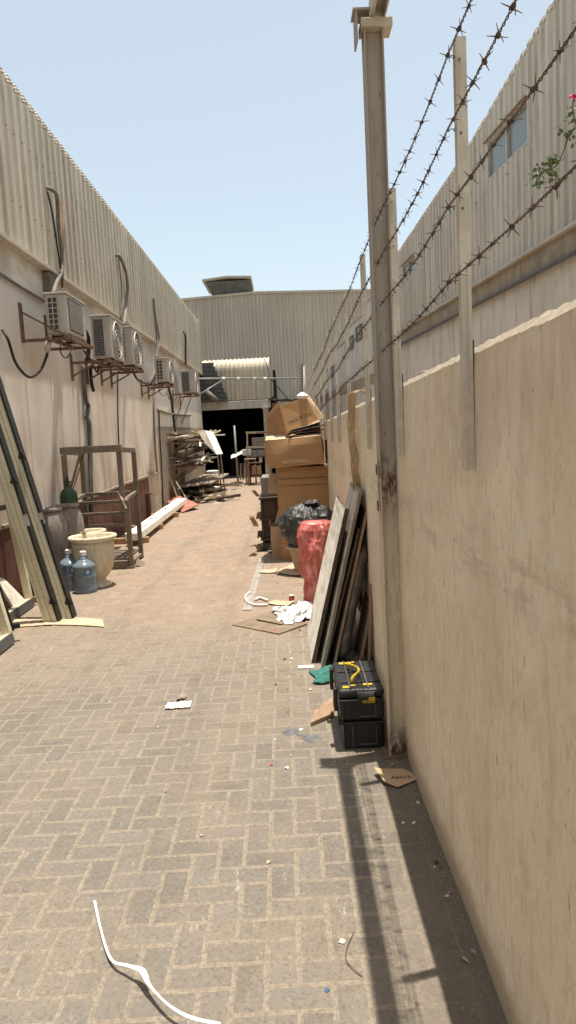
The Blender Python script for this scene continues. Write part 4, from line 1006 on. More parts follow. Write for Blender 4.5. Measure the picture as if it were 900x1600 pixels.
# red board, boards leaning
tag(MB().plate([G(257, 782, .10), G(272, 771, .22), G(311, 788, .12), G(285, 800, .03)], .02, (0, -.3, 1)).build('red_board', 'red_board'), 'red-brown board lying tilted on the paving at the far end of the white beam', 'board')
for k, (a, b_, m_, lab) in enumerate((((262, 775), (268, 748), 'wood_pale', 'pale narrow board leaning on the wall behind the red board'), ((268, 775), (271, 749), 'wood_dark', 'dark narrow board leaning between two pale ones behind the red board'), ((277, 776), (271, 750), 'wood_pale', 'pale strip with a splintered top leaning behind the red board'))):
    P0 = G(*a); P1 = AX(b_[0], b_[1], LX+.10+.05*k)
    mb = MB(); mb.bar(Vector((LX+.25+.12*k, 18.3, 0)), Vector((LX+.06+.05*k, 18.35+.1*k, .62-.04*k)), .10, .03, (1, 0, 0)); tag(mb.build('leaning_board', m_), lab, 'board')
# shelves of offcuts: brackets, bundles
random.seed(11)
def bundle(n, c, L, spread, mats, lab, grp, yaw=0, pitch=0, th=(.02, .06), cat='timber', jitter=.18):
    for k in range(n):
        w_ = random.uniform(*th); h_ = random.uniform(.015, .035) if random.random() < .6 else w_*.8
        l = L*random.uniform(.55, 1.05); a = yaw+random.gauss(0, jitter); b = pitch+random.gauss(0, jitter*.25)
        cc = Vector(c)+Vector((random.uniform(-1, 1)*spread[0], random.uniform(-1, 1)*spread[1], (k/n)*spread[2]+random.uniform(0, .02)))
        d = Vector((math.sin(a)*math.cos(b), math.cos(a)*math.cos(b), math.sin(b)))*l/2
        lo = min((cc-d).z, (cc+d).z)-w_/2
        if lo < .006: cc.z += .006-lo
        mb = MB()
        if random.random() < .35:   # hollow channel
            q, r = w_*.6, w_*.5; mb.prof(cc-d, cc+d, [(-q, -r), (q, -r), (q, r), (q-.006, r), (q-.006, -r+.006), (-q+.006, -r+.006), (-q+.006, r), (-q, r)])
        else: mb.bar(cc-d, cc+d, w_*1.5, h_)
        tag(mb.build('timber_offcut', random.choice(mats)), lab, cat, grp)
sb = thing('wall_shelf', 'steel brackets on the far left wall carrying two heaps of offcuts', 'shelf', (LX, 19.5, .9))
for z in (.88, 1.52):
    for y_ in (18.4, 19.6, 20.8, 22.0):
        MB().bar((LX+.02, y_, z), (LX+.75, y_, z), .05, .04).build('arm', 'rust', sb); MB().bar((LX+.03, y_, z-.33), (LX+.4, y_, z-.03), .03, .03, (0, 1, 0)).build('brace', 'rust', sb)
bundle(18, (LX+.36, 20.0, 1.56), 3.2, (.28, .5, .24), ['wood_pale', 'white_worn', 'wood_grey', 'wood_dark', 'wood_pale'], 'mixed pale strip in the heap on the upper wall shelf', 'offcuts heaped on the upper shelf')
bundle(20, (LX+.50, 20.2, .93), 3.2, (.34, .6, .22), ['wood_pale', 'wood_grey', 'white_worn', 'steel_grey', 'wood_dark'], 'mixed pale strip in the heap on the lower wall shelf', 'offcuts heaped on the lower shelf')
tag(MB().bar((LX+.25, 18.6, 1.22), (LX+.75, 22.0, 1.42), .22, .2).build('dark_roll', 'wood_dark', bevel=.06), 'dark rolled bundle lying on top of the lower shelf heap', 'roll')
tag(MB().plate([AY(318, 672, 20.4), AY(333, 675, 21.0), AY(347, 708, 20.6), AY(338, 709, 19.8)], .06, (-.3, -1, .4)).build('panel', 'white_worn'), 'pale grey panel tilted down off the upper shelf towards the dark doorway', 'panel')
tag(MB().plate([AY(308, 673, 20.0), AY(320, 672, 20.3), AY(337, 709, 19.8), AY(322, 694, 19.5)], .04, (-.3, -1, .4)).build('panel', 'wood_grey'), 'weathered board hanging beside the tilted pale panel', 'panel')
for k in range(3):
    a = AY(322+k*6, 678, 20.9); b = AY(329+k*7, 672.5, 20.9); tag(MB().bar(a, b+Vector((0, .3, 0)), .04, .04).build('stick', 'wood_pale'), 'pale stick poking out above the tilted panel', 'stick', 'sticks above the tilted panel')
for a in (341, 346): tag(MB().bar(AY(a-2, 705, 21.5), Vector((AY(a+3, 730, 21.5).x, 21.5, .01)), .04, .04, (0, 1, 0)).build('prop', 'wood_grey'), 'thin grey prop under the tilted panel', 'prop', 'props under the tilted panel')
bundle(24, (-2.40, 20.6, .05), 3.8, (.34, .5, .28), ['wood_grey', 'wood_grey', 'wood_pale', 'wood_dark', 'white_worn'], 'weathered plank in the ground pile by the far left wall', 'planks piled by the far left wall', yaw=.10, th=(.05, .11))
for k in range(3):
    tag(MB().bar((-2.70+.30*k, 18.9, .38+.02*k), (-2.45+.28*k, 22.4, .46), .26, .04).build('plank', 'wood_grey'), 'wide grey plank across the top of the ground pile', 'plank', 'wide planks on top of the pile')
bundle(12, (-1.95, 18.7, .02), 1.3, (.35, .6, .10), ['wood_pale', 'wood_dark', 'wood_grey'], 'short broken stick scattered before the plank pile', 'broken sticks before the pile', yaw=.5, th=(.04, .08), jitter=.5)
tag(MB().lathe((-2.3, 22.8, 0), [(.16, 0), (.19, .32), (.2, .33), (.15, .335)], 18).build('dark_tub', 'dark'), 'dark tub standing beyond the plank pile under the shelf', 'tub')
tag(MB().lathe((-2.3, 22.8, .336), [(.18, 0), (.2, .2), (.21, .22), (.13, .24)], 18).build('paint_bucket', 'white_plastic'), 'white paint bucket standing on the dark tub beyond the plank pile', 'bucket')
random.seed(3)
sc_ = MB()
for k in range(60):
    c = G(random.gauss(338, 9), random.gauss(776, 5), .008); a = random.uniform(0, 6.3); l = random.uniform(.03, .12)
    d = Vector((math.cos(a), math.sin(a), 0))*l; e = Vector((-math.sin(a), math.cos(a), 0))*l*.4
    sc_.add([c-d, c+e, c+d, c-e+Vector((0, 0, .01))], [(0, 1, 2, 3)])
tag(sc_.build('plaster_scraps', 'paper'), 'white scraps strewn on the paving beside the plank pile', 'scraps', kind='stuff')

# ================================================================== far clutter before the doorway
t = thing('metal_pole', 'leaning slim grey pole standing in front of the dark doorway', 'pole', tuple(G(372, 753)))
P0 = G(372, 753); MB().tube([P0, AY(366, 665, P0.y)], .035, 8).build('tube', 'steel_grey', t, smooth=True)
MB().box((P0.x-.1, P0.y-.1, .004), (P0.x+.1, P0.y+.1, .02)).build('base', 'rust', t)
mb = MB(); cc = G(366, 743)
mb.lathe((0, 0, 0), [(.20, 0), (.19, .3), (.17, .8), (.12, 1.05), (.05, 1.12)], 28)
mb.v = [Vector((cc.x+.06+v.x*(1+.25*math.sin(math.atan2(v.y, v.x)*7)*(1-v.z/1.2)), cc.y+v.y, v.z)) for v in mb.v]
tag(mb.build('black_drape', 'cloth_black'), 'black fabric hanging to the ground right by the leaning grey pole', 'fabric')
mb = MB(); mb.grid(lambda a, b: AY(361+20*a, 712-9*a+5*b, 25.2-.8*b)+Vector((0, 0, .04*nz((a*4, b*4, 0), 1))), 10, 4)
tag(mb.build('white_sheet', 'white_plastic', solid=.01), 'crumpled white sheet lying on top of the black fabric', 'sheet')
st = thing('work_stand', 'pale metal frame stand crowded with grey boards left of the cardboard boxes', 'stand', tuple(G(398, 748)))
y_ = 24.2
def AYz(u, v, y): return AY(u, v, y)
for u in (386, 414): MB().bar(AY(u, 677, y_), Vector((AY(u+2, 746, y_).x, y_, 0.0)), .05, .05, (0, 1, 0)).build('leg', 'wood_pale', st)
for v in (676, 699): MB().bar(AY(384, v, y_), AY(418, v-.5, y_), .06, .07).build('rail', 'wood_pale', st)
for v in (713,): MB().bar(AY(384, v, y_-.05), AY(420, v, y_-.05), .3, .04).build('shelf', 'steel_dark', st)
for (a, b, c, d, m_, lab) in ((394, 418, 683, 698, 'jar', 'grey-brown box on the upper rail of the pale frame stand'), (394, 418, 702, 713, 'steel_grey', 'dull grey box on the lower shelf of the pale frame stand'), (379, 392, 702, 712, 'white_plastic', 'small white carton on the shelf of the pale frame stand'), (405, 409, 713, 723, 'white_plastic', 'white canister below the pale frame stand')):
    p, q_ = AY(a, d, y_), AY(b, c, y_); tag(MB().box((p.x, y_+.0, p.z), (q_.x, y_+.35, q_.z)).build('storage_box', m_, bevel=.01), lab, 'box')
def stool(lab, u0, u1, v0, v1, yy, m_):
    t = thing('stool', lab, 'stool', (AY((u0+u1)/2, v1, yy).x, yy, 0), 'stacked stools left of the boxes')
    x0, x1 = AY(u0, v1, yy).x, AY(u1, v1, yy).x; z = AY(u0, v0, yy).z
    for x in (x0, x1):
        for dy in (0, .35): MB().box((x-.02, yy+dy-.02, 0), (x+.02, yy+dy+.02, z-.04)).build('leg', m_, t)
    MB().box((x0-.03, yy-.04, z-.038), (x1+.03, yy+.39, z)).build('seat', m_, t)
    MB().box((x0+.021, yy-.01, z*.45), (x1-.021, yy+.01, z*.45+.03)).build('rail', m_, t)
stool('brown wooden stool, widest of the stacked ones left of the boxes', 385, 400, 717, 754, 23.6, 'wood_edge')
stool('dark narrow stool in front of the brown one, left of the boxes', 391, 408, 723, 754, 23.2, 'wood_dark')
for k, (a, b, m_) in enumerate(((394, 400, 'terracotta'), (402, 408, 'wood_edge'))):
    p, q_ = AY(a, 741, 23.0), AY(b, 727, 23.0); tag(MB().box((p.x, 22.95, p.z), (q_.x, 22.98, q_.z)).build('board', m_), ('reddish small board propped on the dark stool', 'light brown small board propped on the dark stool')[k], 'board')
for (u, v, m_, lab) in ((376, 750, 'steel_grey', 'grey bar standing beside the pale frame stand'), (380, 750, 'wood_dark', 'dark bar standing beside the pale frame stand'), (383, 748, 'wood_pale', 'pale bar standing behind the brown stool')):
    p = G(u, v); tag(MB().bar(p, AY(u, 724, p.y), .05, .04, (0, 1, 0)).build('bar', m_), lab, 'bar')

# ================================================================== cardboard boxes
def cbox(name, lab, x0, y0, z0, x1, y1, z1, mat='card', rz=0, ry=0, rx=0, tape=True, flaps=None, seam=None, bulge=.012):
    c = Vector(((x0+x1)/2, (y0+y1)/2, z0)); t = thing(name, lab, 'cardboard box', tuple(c))
    R = Matrix.Rotation(rz, 3, 'Z') @ Matrix.Rotation(ry, 3, 'Y') @ Matrix.Rotation(rx, 3, 'X')
    W, D, Hh = x1-x0, y1-y0, z1-z0; mb = MB()
    def face(o, a, b, n, na=8, nb=8):
        def f(i, j):
            p = o + a*i + b*j; q = math.sin(PI*i)*math.sin(PI*j)
            return p + n*bulge*q*(1+.8*nz(p, 3, x0)) 
        mb.grid(lambda i, j: R @ f(i, j) + c, na, nb)
    X_, Y_, Z_ = Vector((1, 0, 0)), Vector((0, 1, 0)), Vector((0, 0, 1)); o = Vector((-W/2, -D/2, 0))
    face(o, X_*W, Z_*Hh, -Y_); face(o+X_*W, Y_*D, Z_*Hh, X_); face(o+X_*W+Y_*D, -X_*W, Z_*Hh, Y_); face(o+Y_*D, -Y_*D, Z_*Hh, -X_)
    if not flaps: face(o+Z_*Hh, X_*W, Y_*D, Z_)
    face(o+Y_*D, X_*W, -Y_*D, -Z_)
    mb.build('carton', mat, t, solid=.005 if flaps else 0)
    if seam:
        m = MB(); n = 24; z = Hh*seam
        P = [Vector((-W/2*.98+W*.98*i/n, -D/2-.0145-.004*math.sin(PI*i/n), z+.012*nz((i*.6, 3, 0), 1))) for i in range(n+1)]
        m.add([R@p+c for p in P]+[R@(p+Vector((0, 0, .008+.006*abs(nz((i, 0, 0), 1)))))+c for i, p in enumerate(P)], [(i, i+1, n+2+i, n+1+i) for i in range(n)]); m.build('torn_seam', 'wood_dark', t)
    if flaps:
        for (side, ang, ln, mt_) in flaps:
            if side == 'f': a0, a1, out = Vector((-W/2, -D/2, Hh)), Vector((W/2, -D/2, Hh)), -Y_
            if side == 'b': a0, a1, out = Vector((W/2, D/2, Hh)), Vector((-W/2, D/2, Hh)), Y_
            if side == 'l': a0, a1, out = Vector((-W/2, D/2, Hh)), Vector((-W/2, -D/2, Hh)), -X_
            if side == 'r': a0, a1, out = Vector((W/2, -D/2, Hh)), Vector((W/2, D/2, Hh)), X_
            d = out*math.cos(ang)+Z_*math.sin(ang); m = MB()
            m.grid(lambda i, j: R @ (a0.lerp(a1, i) + d*ln*j + Vector((0, 0, .02*nz((i*3+ang, j*2, 1), 1)*j))) + c, 8, 3); m.build('flap', mt_, t, solid=.005)
    return t, R, c
yb = 9.4
a, b = AY(440, 866, yb), AY(516, 727, yb)
cbox('cardboard_box', 'tall brown cardboard box at the bottom of the stack, torn along its top edge', -.10, yb, .004, .545, yb+.75, 1.22, 'card', seam=.88, bulge=.022)
MB_ = MB(); MB_.box((-.10, yb-.0005-.02, .985), (.54, yb-.018, .989)); tag(MB_.build('strap', 'wood_dark'), 'thin dark line of strapping round the tall bottom box', 'strap')
wb, _, _ = cbox('cardboard_box', 'wide brown cardboard box in the middle of the stack with its top flaps open', -.21, yb-.12, 1.245, .505, yb+.5, 1.60, 'card', rz=-.05, ry=-.045, bulge=.03, flaps=(('f', 2.9, .22, 'card_pale'), ('b', 1.9, .22, 'card_light'), ('r', 1.3, .2, 'card_light')))
m = MB(); m.box((-.04, yb-.137, 1.28), (.47, yb-.1345, 1.33)); m.build('tape', 'card_light', wb)
# top box: built from its corners, tipped towards the alley
tb = thing('cardboard_box', 'tipped brown cardboard box on top of the stack, lettered on its sunlit side', 'cardboard box', (.1, yb+.2, 1.65))
yf = yb+.0
L0, L1 = AY(417, 657, yf+.40), AY(418, 684, yf+.35)
C1, C0 = AY(437, 634, yf+.0), AY(449, 681, yf+.0)
R1, R0 = AY(478, 621, yf+.22), AY(497, 657, yf+.30)
bk0 = L0+(R1-C1); bk1 = L1+(R0-C0)
m = MB(); m.add([L0, L1, C0, C1], [(0, 1, 2, 3)]); m.add([C1, C0, R0, R1], [(0, 1, 2, 3)]); m.add([R1, R0, bk1, bk0], [(0, 1, 2, 3)]); m.add([bk0, bk1, L1, L0], [(0, 1, 2, 3)]); m.add([L1, bk1, R0, C0], [(0, 1, 2, 3)])
m.build('carton', 'card', tb, solid=.006)
m = MB(); dn = Vector((.02, -.14, -.02)); m.grid(lambda i, j: C0.lerp(R0, i)+Vector((0, 0, .004)) + dn*j + Vector((0, 0, .02*nz((i*4, j, 0), 1.5))), 10, 3); m.build('flap', 'card_light', tb, solid=.005)
m = MB(); m.grid(lambda i, j: C1.lerp(R1, i) + Vector((.06, .25, -.03))*j, 6, 2); m.build('flap', 'card_light', tb, solid=.005)
m = MB(); m.grid(lambda i, j: C1.lerp(L0, i) + Vector((-.02, -.02, .05))*j, 6, 2); m.build('flap', 'card_light', tb, solid=.005)
m = MB(); q0 = R1+(R0-R1)*.0; m.plate([R1, R0, R0+Vector((.09, .1, .04)), R1+Vector((.06, .16, .02))], .005, (0, -1, .2)); m.build('flap', 'card_light', tb)
nf = (C0-C1).cross(R1-C1).normalized(); 
if nf.y > 0: nf = -nf
ux = ((R1-C1).normalized()*.5+(R0-C0).normalized()*.5).normalized(); uy = (C1-C0); uy = (uy - ux*uy.dot(ux)).normalized()
if ux.cross(uy).dot(nf) < 0: pass
cc = C0.lerp(C1, .36).lerp(R0.lerp(R1, .36), .52)
text_mesh('MADE IN U.S.A', .058, cc + nf*.002, ux, uy, lift=.004).build('lettering', 'ink', tb)
# flat sheets between the boxes
for k in range(4):
    z0 = 1.628+.022*k; m = MB(); m.grid(lambda i, j: Vector((.02+.50*i+.02*k, yb-.10+.40*j+.02*k, z0+.12*i*(k/3)+.012*nz((i*3, j*3, k), 1))), 8, 3)
    tag(m.build('cardboard_sheet', ('card_pale', 'wood_dark', 'ply', 'ply')[k], solid=.006), ('sun-bleached cardboard sheet lying lowest on the middle box', 'dark brown sheet sandwiched under the tipped box', 'grey board sheet under the tipped box, second from top', 'grey board sheet directly under the tipped box')[k], 'cardboard sheet')
m = MB(); m.lathe((0, 0, 0), [(.01, 0), (.05, .02), (.06, .05), (.02, .09)], 14); c = AY(474, 622, yf+.2)
m.v = [c+Vector((v.x*1.4, v.y, v.z*.9-.015))*(1+.5*nz(v, 20)) for v in m.v]; tag(m.build('white_scrap', 'bag_white'), 'crumpled white plastic perched on the topmost box', 'plastic scrap')
m = MB(); m.lathe((0, 0, 0), [(.01, 0), (.022, .012), (.024, .03), (.01, .04)], 12); m.v = [Vector((.52, yb-.16, 1.222))+v for v in m.v]; tag(m.build('white_scrap', 'bag_white'), 'tiny white ball of plastic at the right corner between the two big boxes', 'plastic scrap')
# orange sticks leaning behind
for k in range(8):
    p0 = Vector((.34+.035*k, 10.9+.05*k, 0.01)); tp = AY(488+k*3.6+(k % 3)*2, (628, 640, 631, 652, 640, 655, 648, 662)[k], 11.1)
    d = Vector((tp.x-(.12 if k < 4 else .2), 11.0, tp.z-.55))
    tag(MB().bar(Vector((tp.x-.10+.04*(k % 2), 11.05, 1.0)), tp, .045, .02, (0, 1, 0)).build('lath', ('wood', 'wood_pale', 'wood')[k % 3]), 'orange lath in the bundle rising behind the box stack', 'lath', 'laths standing behind the boxes')
tag(MB().box((.08, 10.6, .01), (.53, 11.3, 1.0)).build('crate', 'wood_edge', bevel=.01), 'wooden crate behind the box stack holding the laths', 'crate')
# left of stack
tag(MB().box((-.36, 10.3, .78), (-.10, 10.9, 1.06)).build('equipment_case', 'jar', bevel=.02), 'dusty grey-brown case on the dark cabinet left of the box stack', 'case')
cb = thing('cabinet', 'dark broken wooden cabinet carcass just left of the tall box', 'cabinet', (-.30, 10.5, 0))
for x in (-.38, -.16): MB().box((x, 10.2, .16), (x+.03, 10.95, .74)).build('side_panel', 'wood_dark', cb)
MB().box((-.345, 10.22, .20), (-.165, 10.9, .735)).build('drawer', 'wood_dark', cb)
for z in (.16, .45, .745): MB().box((-.40, 10.18, z), (-.12, 10.97, z+.03)).build('shelf', 'wood_dark', cb)
for x in (-.37, -.15):
    for y_ in (10.22, 10.9): MB().lathe((x+.01, y_, 0), [(.03, 0), (.03, .05), (.015, .06), (.015, .158)], 10).build('caster', 'dark', cb)
random.seed(31)
for k in range(14):
    a = Vector((random.uniform(-.46, -.30), random.uniform(10.0, 11.2), random.choice((.02, .1, .2, .4, .55, .74)))); d = Vector((random.uniform(-.07, .10), random.uniform(-.3, .3), random.uniform(-.05, .16)))
    if (a+d).z < .02: d.z = .02
    tag(MB().bar(a, a+d, random.uniform(.02, .08), random.uniform(.01, .04)).build('wood_scrap', random.choice(['wood_dark', 'wood_edge', 'steel_dark', 'wood_grey', 'jar'])), 'dark scrap sticking out of the cabinet left of the boxes', 'scrap', 'scraps stuck by the dark cabinet')
for k, (u, v) in enumerate(((417, 676), (421, 690), (422, 711))):
    p = AY(u-4, v, yb-.1); q_ = AY(u+8, v-1+k, yb+.1); tag(MB().bar(Vector((-.36, yb-.05, p.z)), Vector((-.16, yb-.10, q_.z)), .012, .012).build('rod', 'rust'), ('rusty rod poking out left of the tipped box', 'rusty rod poking out left above the wide box', 'rusty rod poking out left of the wide box near its base')[k], 'rod')
p0, p1 = AY(420, 771, 9.9), AY(439, 741, 9.9)
cbox('cardboard_box', 'small light cardboard box with a raised lid left of the tall box', p0.x, 9.85, p0.z, p1.x-.0, 10.05, p1.z, 'card_pale', ry=.06, flaps=(('f', -1.2, .10, 'card_pale'),), bulge=.004)
p0, p1 = G(425, 866), AY(445, 815, 9.75)
cbox('cardboard_box', 'open narrow cardboard box standing on the paving at the foot of the stack', p0.x+.01, 9.55, .004, p0.x+.155, 9.95, .44, 'card_light', flaps=(('l', 1.3, .05, 'card_pale'),), bulge=.006)
tag(MB().plate([AY(429, 818, 9.72), AY(437, 818, 9.72), AY(442, 780, 9.85), AY(438, 783, 9.9)], .02, (0, -1, .2)).build('card_panel', 'card_pale'), 'pale upright panel sticking out of the open narrow box', 'panel')

# ================================================================== bin and sacks
def sack(name, lab, cat, c, prof, mat, amp, fs, n=150, m=110, sx=1, sy=1, lean=(0, 0), tie=None, seed=0, folds=9, fa=.06):
    Z = [z for r, z in prof]; R = [r for r, z in prof]; mb = MB(); vs = []
    for j in range(m+1):
        z = Z[0]+(Z[-1]-Z[0])*j/m; r = float(np.interp(z, Z, R))
        for k in range(n):
            a = 2*PI*k/n; p = Vector((math.cos(a), math.sin(a), z*2.0))
            rd = max(0, 1-abs(nz(p, fs*1.7, seed+20))*2.6)**2*.11 + max(0, 1-abs(nz(p, fs*3.7, seed+30))*2.6)**2*.05
            f = 1 + rd + amp*nz(p, fs, seed) + amp*.5*nz(p, fs*2.3, seed+4) + fa*abs(math.sin(a*folds/2+3*nz(p, 1.2, seed+9)+z*3))*(.3+.7*max(0, (z-Z[0])/(Z[-1]-Z[0])))
            vs.append(Vector((c[0]+lean[0]*z+r*f*math.cos(a)*sx, c[1]+lean[1]*z+r*f*math.sin(a)*sy, c[2]+z+.02*nz(p, 2, seed+3)*(1 if 0 < j < m else 0))))
    fs_ = [(j*n+k, j*n+(k+1) % n, (j+1)*n+(k+1) % n, (j+1)*n+k) for j in range(m) for k in range(n)] + [tuple(range(n))[::-1], tuple(range(m*n, (m+1)*n))]
    mb.add(vs, fs_); o = mb.build(name, mat, smooth=True); return tag(o, lab, cat)
bt = thing('bin', 'dented beige tub holding the black bin bag', 'bin', (.21, 8.5, 0))
zr = AY(448, 861, 8.3).z
MB().lathe((.21, 8.5, 0), [(.14, 0), (.15, .02), (.215, zr-.02), (.245, zr), (.245, zr+.015), (.22, zr+.015), (.15, .04)], 36, sy=.8).build('tub', 'card_light', bt, smooth=False)
MB().lathe((.21, 8.5, zr-.003), [(.235, 0), (.253, .008), (.253, .022), (.235, .026)], 36, sy=.8).build('rim', 'ac_white', bt)
sack('bin_bag', 'bulging shiny black bin bag sitting in the beige tub', 'bin bag', (.24, 8.5, zr+.0-.05), [(.17, 0), (.22, .08), (.27, .22), (.285, .34), (.26, .44), (.19, .52), (.10, .565), (.03, .59)], 'bag_black', .16, 1.5, seed=2, sy=.85, folds=14, fa=.09)
rz_ = AY(495, 815, 6.8).z
sack('red_sack', 'tall translucent red plastic sack standing against the leaning boards', 'sack', (.255, 6.95, .004), [(.12, 0), (.125, .10), (.118, .24), (.15, .30), (.175, .42), (.185, .6), (.18, .74), (.15, .80), (.06, rz_-.015)], 'bag_red', .30, 1.3, seed=5, sx=.95, lean=(.05, 0), folds=11, fa=.07)
tag(sack('bag_tie', '', '', (.29, 8.43, zr+.50), [(.02, 0), (.06, .02), (.09, .035), (.05, .06), (.01, .07)], 'bag_black', .5, 2.0, n=30, m=12, seed=9), 'twisted knot of film on top of the black bin bag', 'bag knot')

# ================================================================== leaning boards
def lean_board(name, lab, xb, xt, zt_, y0, y1, th, mat, edge, shear=0., ragged=0., cat='board'):
    n = Vector((-(zt_), 0, xb-xt)); n = Vector((-zt_, 0, -(xt-xb))).normalized(); n = Vector((-zt_, 0, (xt-xb))).normalized()
    t = thing(name, lab, cat, (xb, (y0+y1)/2, 0), 'boards leaning on the boundary wall')
    m = MB(); N = 14
    b = [Vector((xb, y0+(y1-y0)*i/N, .006)) for i in range(N+1)]
    tp = [Vector((xt, y0+(y1-y0)*i/N+shear, zt_+ragged*nz((i*.9, 1, 0), 1)*2)) for i in range(N+1)]
    nv = n*th
    vs = b+tp+[p-nv for p in b]+[p-nv for p in tp]; K = N+1
    fs = []; mi = []
    for i in range(N): fs += [(i+1, i, K+i, K+i+1), (2*K+i, 2*K+i+1, 3*K+i+1, 3*K+i), (i, i+1, 2*K+i+1, 2*K+i), (K+i+1, K+i, 3*K+i, 3*K+i+1)]; mi += [0, 0, 1, 1]
    fs += [(0, 2*K, 3*K, K), (N, K+N, 3*K+N, 2*K+N)]; mi += [1, 1]
    m.add(vs, fs); m.mi = mi
    m.build('panel', [mat, edge], t); return t
lean_board('leaning_board', 'long worn white board with a ragged top, frontmost of the boards leaning on the wall', .115, .41, 1.13, 5.12, 5.98, .03, 'white_worn', 'wood_dark', shear=.0, ragged=.02)
lean_board('leaning_board', 'smooth grey board rising highest behind the worn white board', .185, .505, 1.27, 5.0, 5.70, .022, 'ply', 'wood_grey')
lean_board('leaning_board', 'brown chipboard right behind the grey one, third in the leaning stack', .215, .495, .98, 5.10, 5.8, .016, 'wood_edge', 'wood_edge')
lean_board('leaning_board', 'thin board with a bright raw edge in the middle of the leaning stack', .262, .545, 1.13, 4.99, 5.65, .018, 'wood_dark', 'wood_edge')
lean_board('leaning_board', 'dark brown board just behind the one with the raw edge', .30, .545, .95, 5.1, 5.6, .014, 'wood_dark', 'wood_dark')
m = MB(); n = 16; K = 22; vs = []
for j in range(K+1):
    q = j/K; c = Vector((.352+(.548-.352)*q-.02, 5.02-.0*q, .05+.83*q)); rr = .055*min(1, math.sqrt(max(.02, min(j, K-j)/2.2)))
    for k in range(n):
        a = 2*PI*k/n; s_ = 1+.18*nz((math.cos(a), math.sin(a), q*8), 1.6); vs.append(c+Vector((math.cos(a)*rr*s_*.8, math.sin(a)*rr*1.6*s_+.05, 0)))
m.add(vs, [(j*n+k, j*n+(k+1) % n, (j+1)*n+(k+1) % n, (j+1)*n+k) for j in range(K) for k in range(n)]+[tuple(range(n))[::-1], tuple(range(K*n, (K+1)*n))])
tag(m.build('wrapped_roll', 'pallet_wrap', smooth=True), 'dusty brown wrapped roll leaning on the wall right of the boards', 'roll')
lean_board('leaning_board', 'short dark board low against the wall beneath the wrapped roll', .44, .545, .48, 4.95, 5.3, .02, 'wood_dark', 'wood_edge')
lean_board('leaning_board', 'narrow plank standing almost upright, closest to the wall', .505, .54, .62, 4.86, 4.93, .012, 'wood_edge', 'wood_edge')
rock((.47, 5.0, 0), .07, 'wood_dark', 'dark lump of rubble at the wall foot under the wrapped roll', 'rubble'); rock((.40, 5.15, 0), .05, 'jar', 'grey lump of rubble in the shade behind the boards', 'rubble')
m = MB(); m.box((.02, 5.0, .004), (.13, 5.06, .014)); tag(m.build('white_offcut', 'paper'), 'small white offcut at the foot of the worn white board', 'offcut')

# folded cardboard strip over the wall
m = MB(); ys = AX(550, 640, WX-.04).y
def stripf(a, b):
    if b < .12: q = b/.12; p = Vector((WX+.10-q*.13-.035*a, ys+.02*a, 1.935+.03*math.sin(q*PI)))
    else: q = (b-.12)/.88; p = Vector((WX-.008-.055*a-.01*math.sin(q*7), ys+.02*a+.02*math.sin(q*11), 1.93-1.15*q))
    return p + Vector((.01*nz((a*1, b*6, 0), 2), .02*nz((a*3, b*9, 0), 2), 0))
m.grid(stripf, 6, 40); tag(m.build('cardboard_strip', 'card_light', solid=.005), 'creased pale cardboard strip hung over the boundary wall', 'cardboard strip')
m = MB(); m.grid(lambda a, b: Vector((WX-.015-.02*abs(nz((a, b*5, 0), 2)), ys+.22+.25*a, .25+.72*b*(1-.3*a))), 6, 12); tag(m.build('cardboard_sheet', 'wood_edge', solid=.005), 'torn brownish sheet propped at the wall behind the boards', 'cardboard sheet')

# ================================================================== tool boxes
t = thing('tool_box', 'black stackable toolbox pair with yellow latches and handle beside the thick steel post', 'toolbox', (.36, 3.89, .004))
X0, X1, Y0, Y1 = .222, .452, 3.66, 4.12
def tbx(n, lo, hi, mat='tool_black', bv=.008, par=None): return MB().box(lo, hi).build(n, mat, par or t, bevel=bv)
low = tbx('lower_case', (X0+.012, Y0+.006, .006), (X1, Y1, .155), bv=.014)
tbx('upper_case', (X0, Y0, .162), (X1+.004, Y1+.01, .285), bv=.014)
lid = tbx('lid', (X0-.006, Y0-.006, .289), (X1+.006, Y1+.016, .335), bv=.016)
for z in (.148, .27): tbx('rib', (X0-.003, Y0-.010, z), (X1+.002, Y0+.01, z+.012), 'tool_black', .003)
tbx('recess_rim', (X0+.10, Y0-.005, .185), (X0+.19, Y0+.004, .19), 'scuff', .001); tbx('recess_rim', (X0+.185, Y0-.005, .191), (X0+.19, Y0+.004, .25), 'scuff', .001)
tbx('recess_rim', (X0+.10, Y0+.0, .03), (X0+.19, Y0+.009, .035), 'scuff', .001); tbx('recess_rim', (X0+.185, Y0+.0, .036), (X0+.19, Y0+.009, .125), 'scuff', .001)
for x in (X0+.015, X0+.06, X0+.20): tbx('front_rib', (x, Y0-.004, .02), (x+.006, Y0+.01, .14), 'scuff' if x > X0+.05 and x < X0+.1 else 'tool_black', .002); tbx('front_rib', (x, Y0-.007, .175), (x+.006, Y0+.004, .26), 'tool_black', .002)
la = tbx('latch', (X0+.09, Y0-.022, .265), (X0+.185, Y0-.006, .325), 'tool_black', .005)
tbx('latch_face', (X0+.098, Y0-.026, .300), (X0+.178, Y0-.0225, .318), 'scuff', .001, la)
bd = tbx('badge', (X0+.118, Y0-.0265, .2685), (X0+.150, Y0-.0225, .282), 'yellow', .001, la); tbx('badge', (X0+.150, Y0-.0268, .268), (X0+.182, Y0-.0225, .297), 'yellow', .001, la)
text_mesh('DEWALT', .0125, (X0+.150, Y0-.0272, .2755), (1, 0, 0), (0, 0, 1), lift=.0005).build('lettering', 'ink', la)
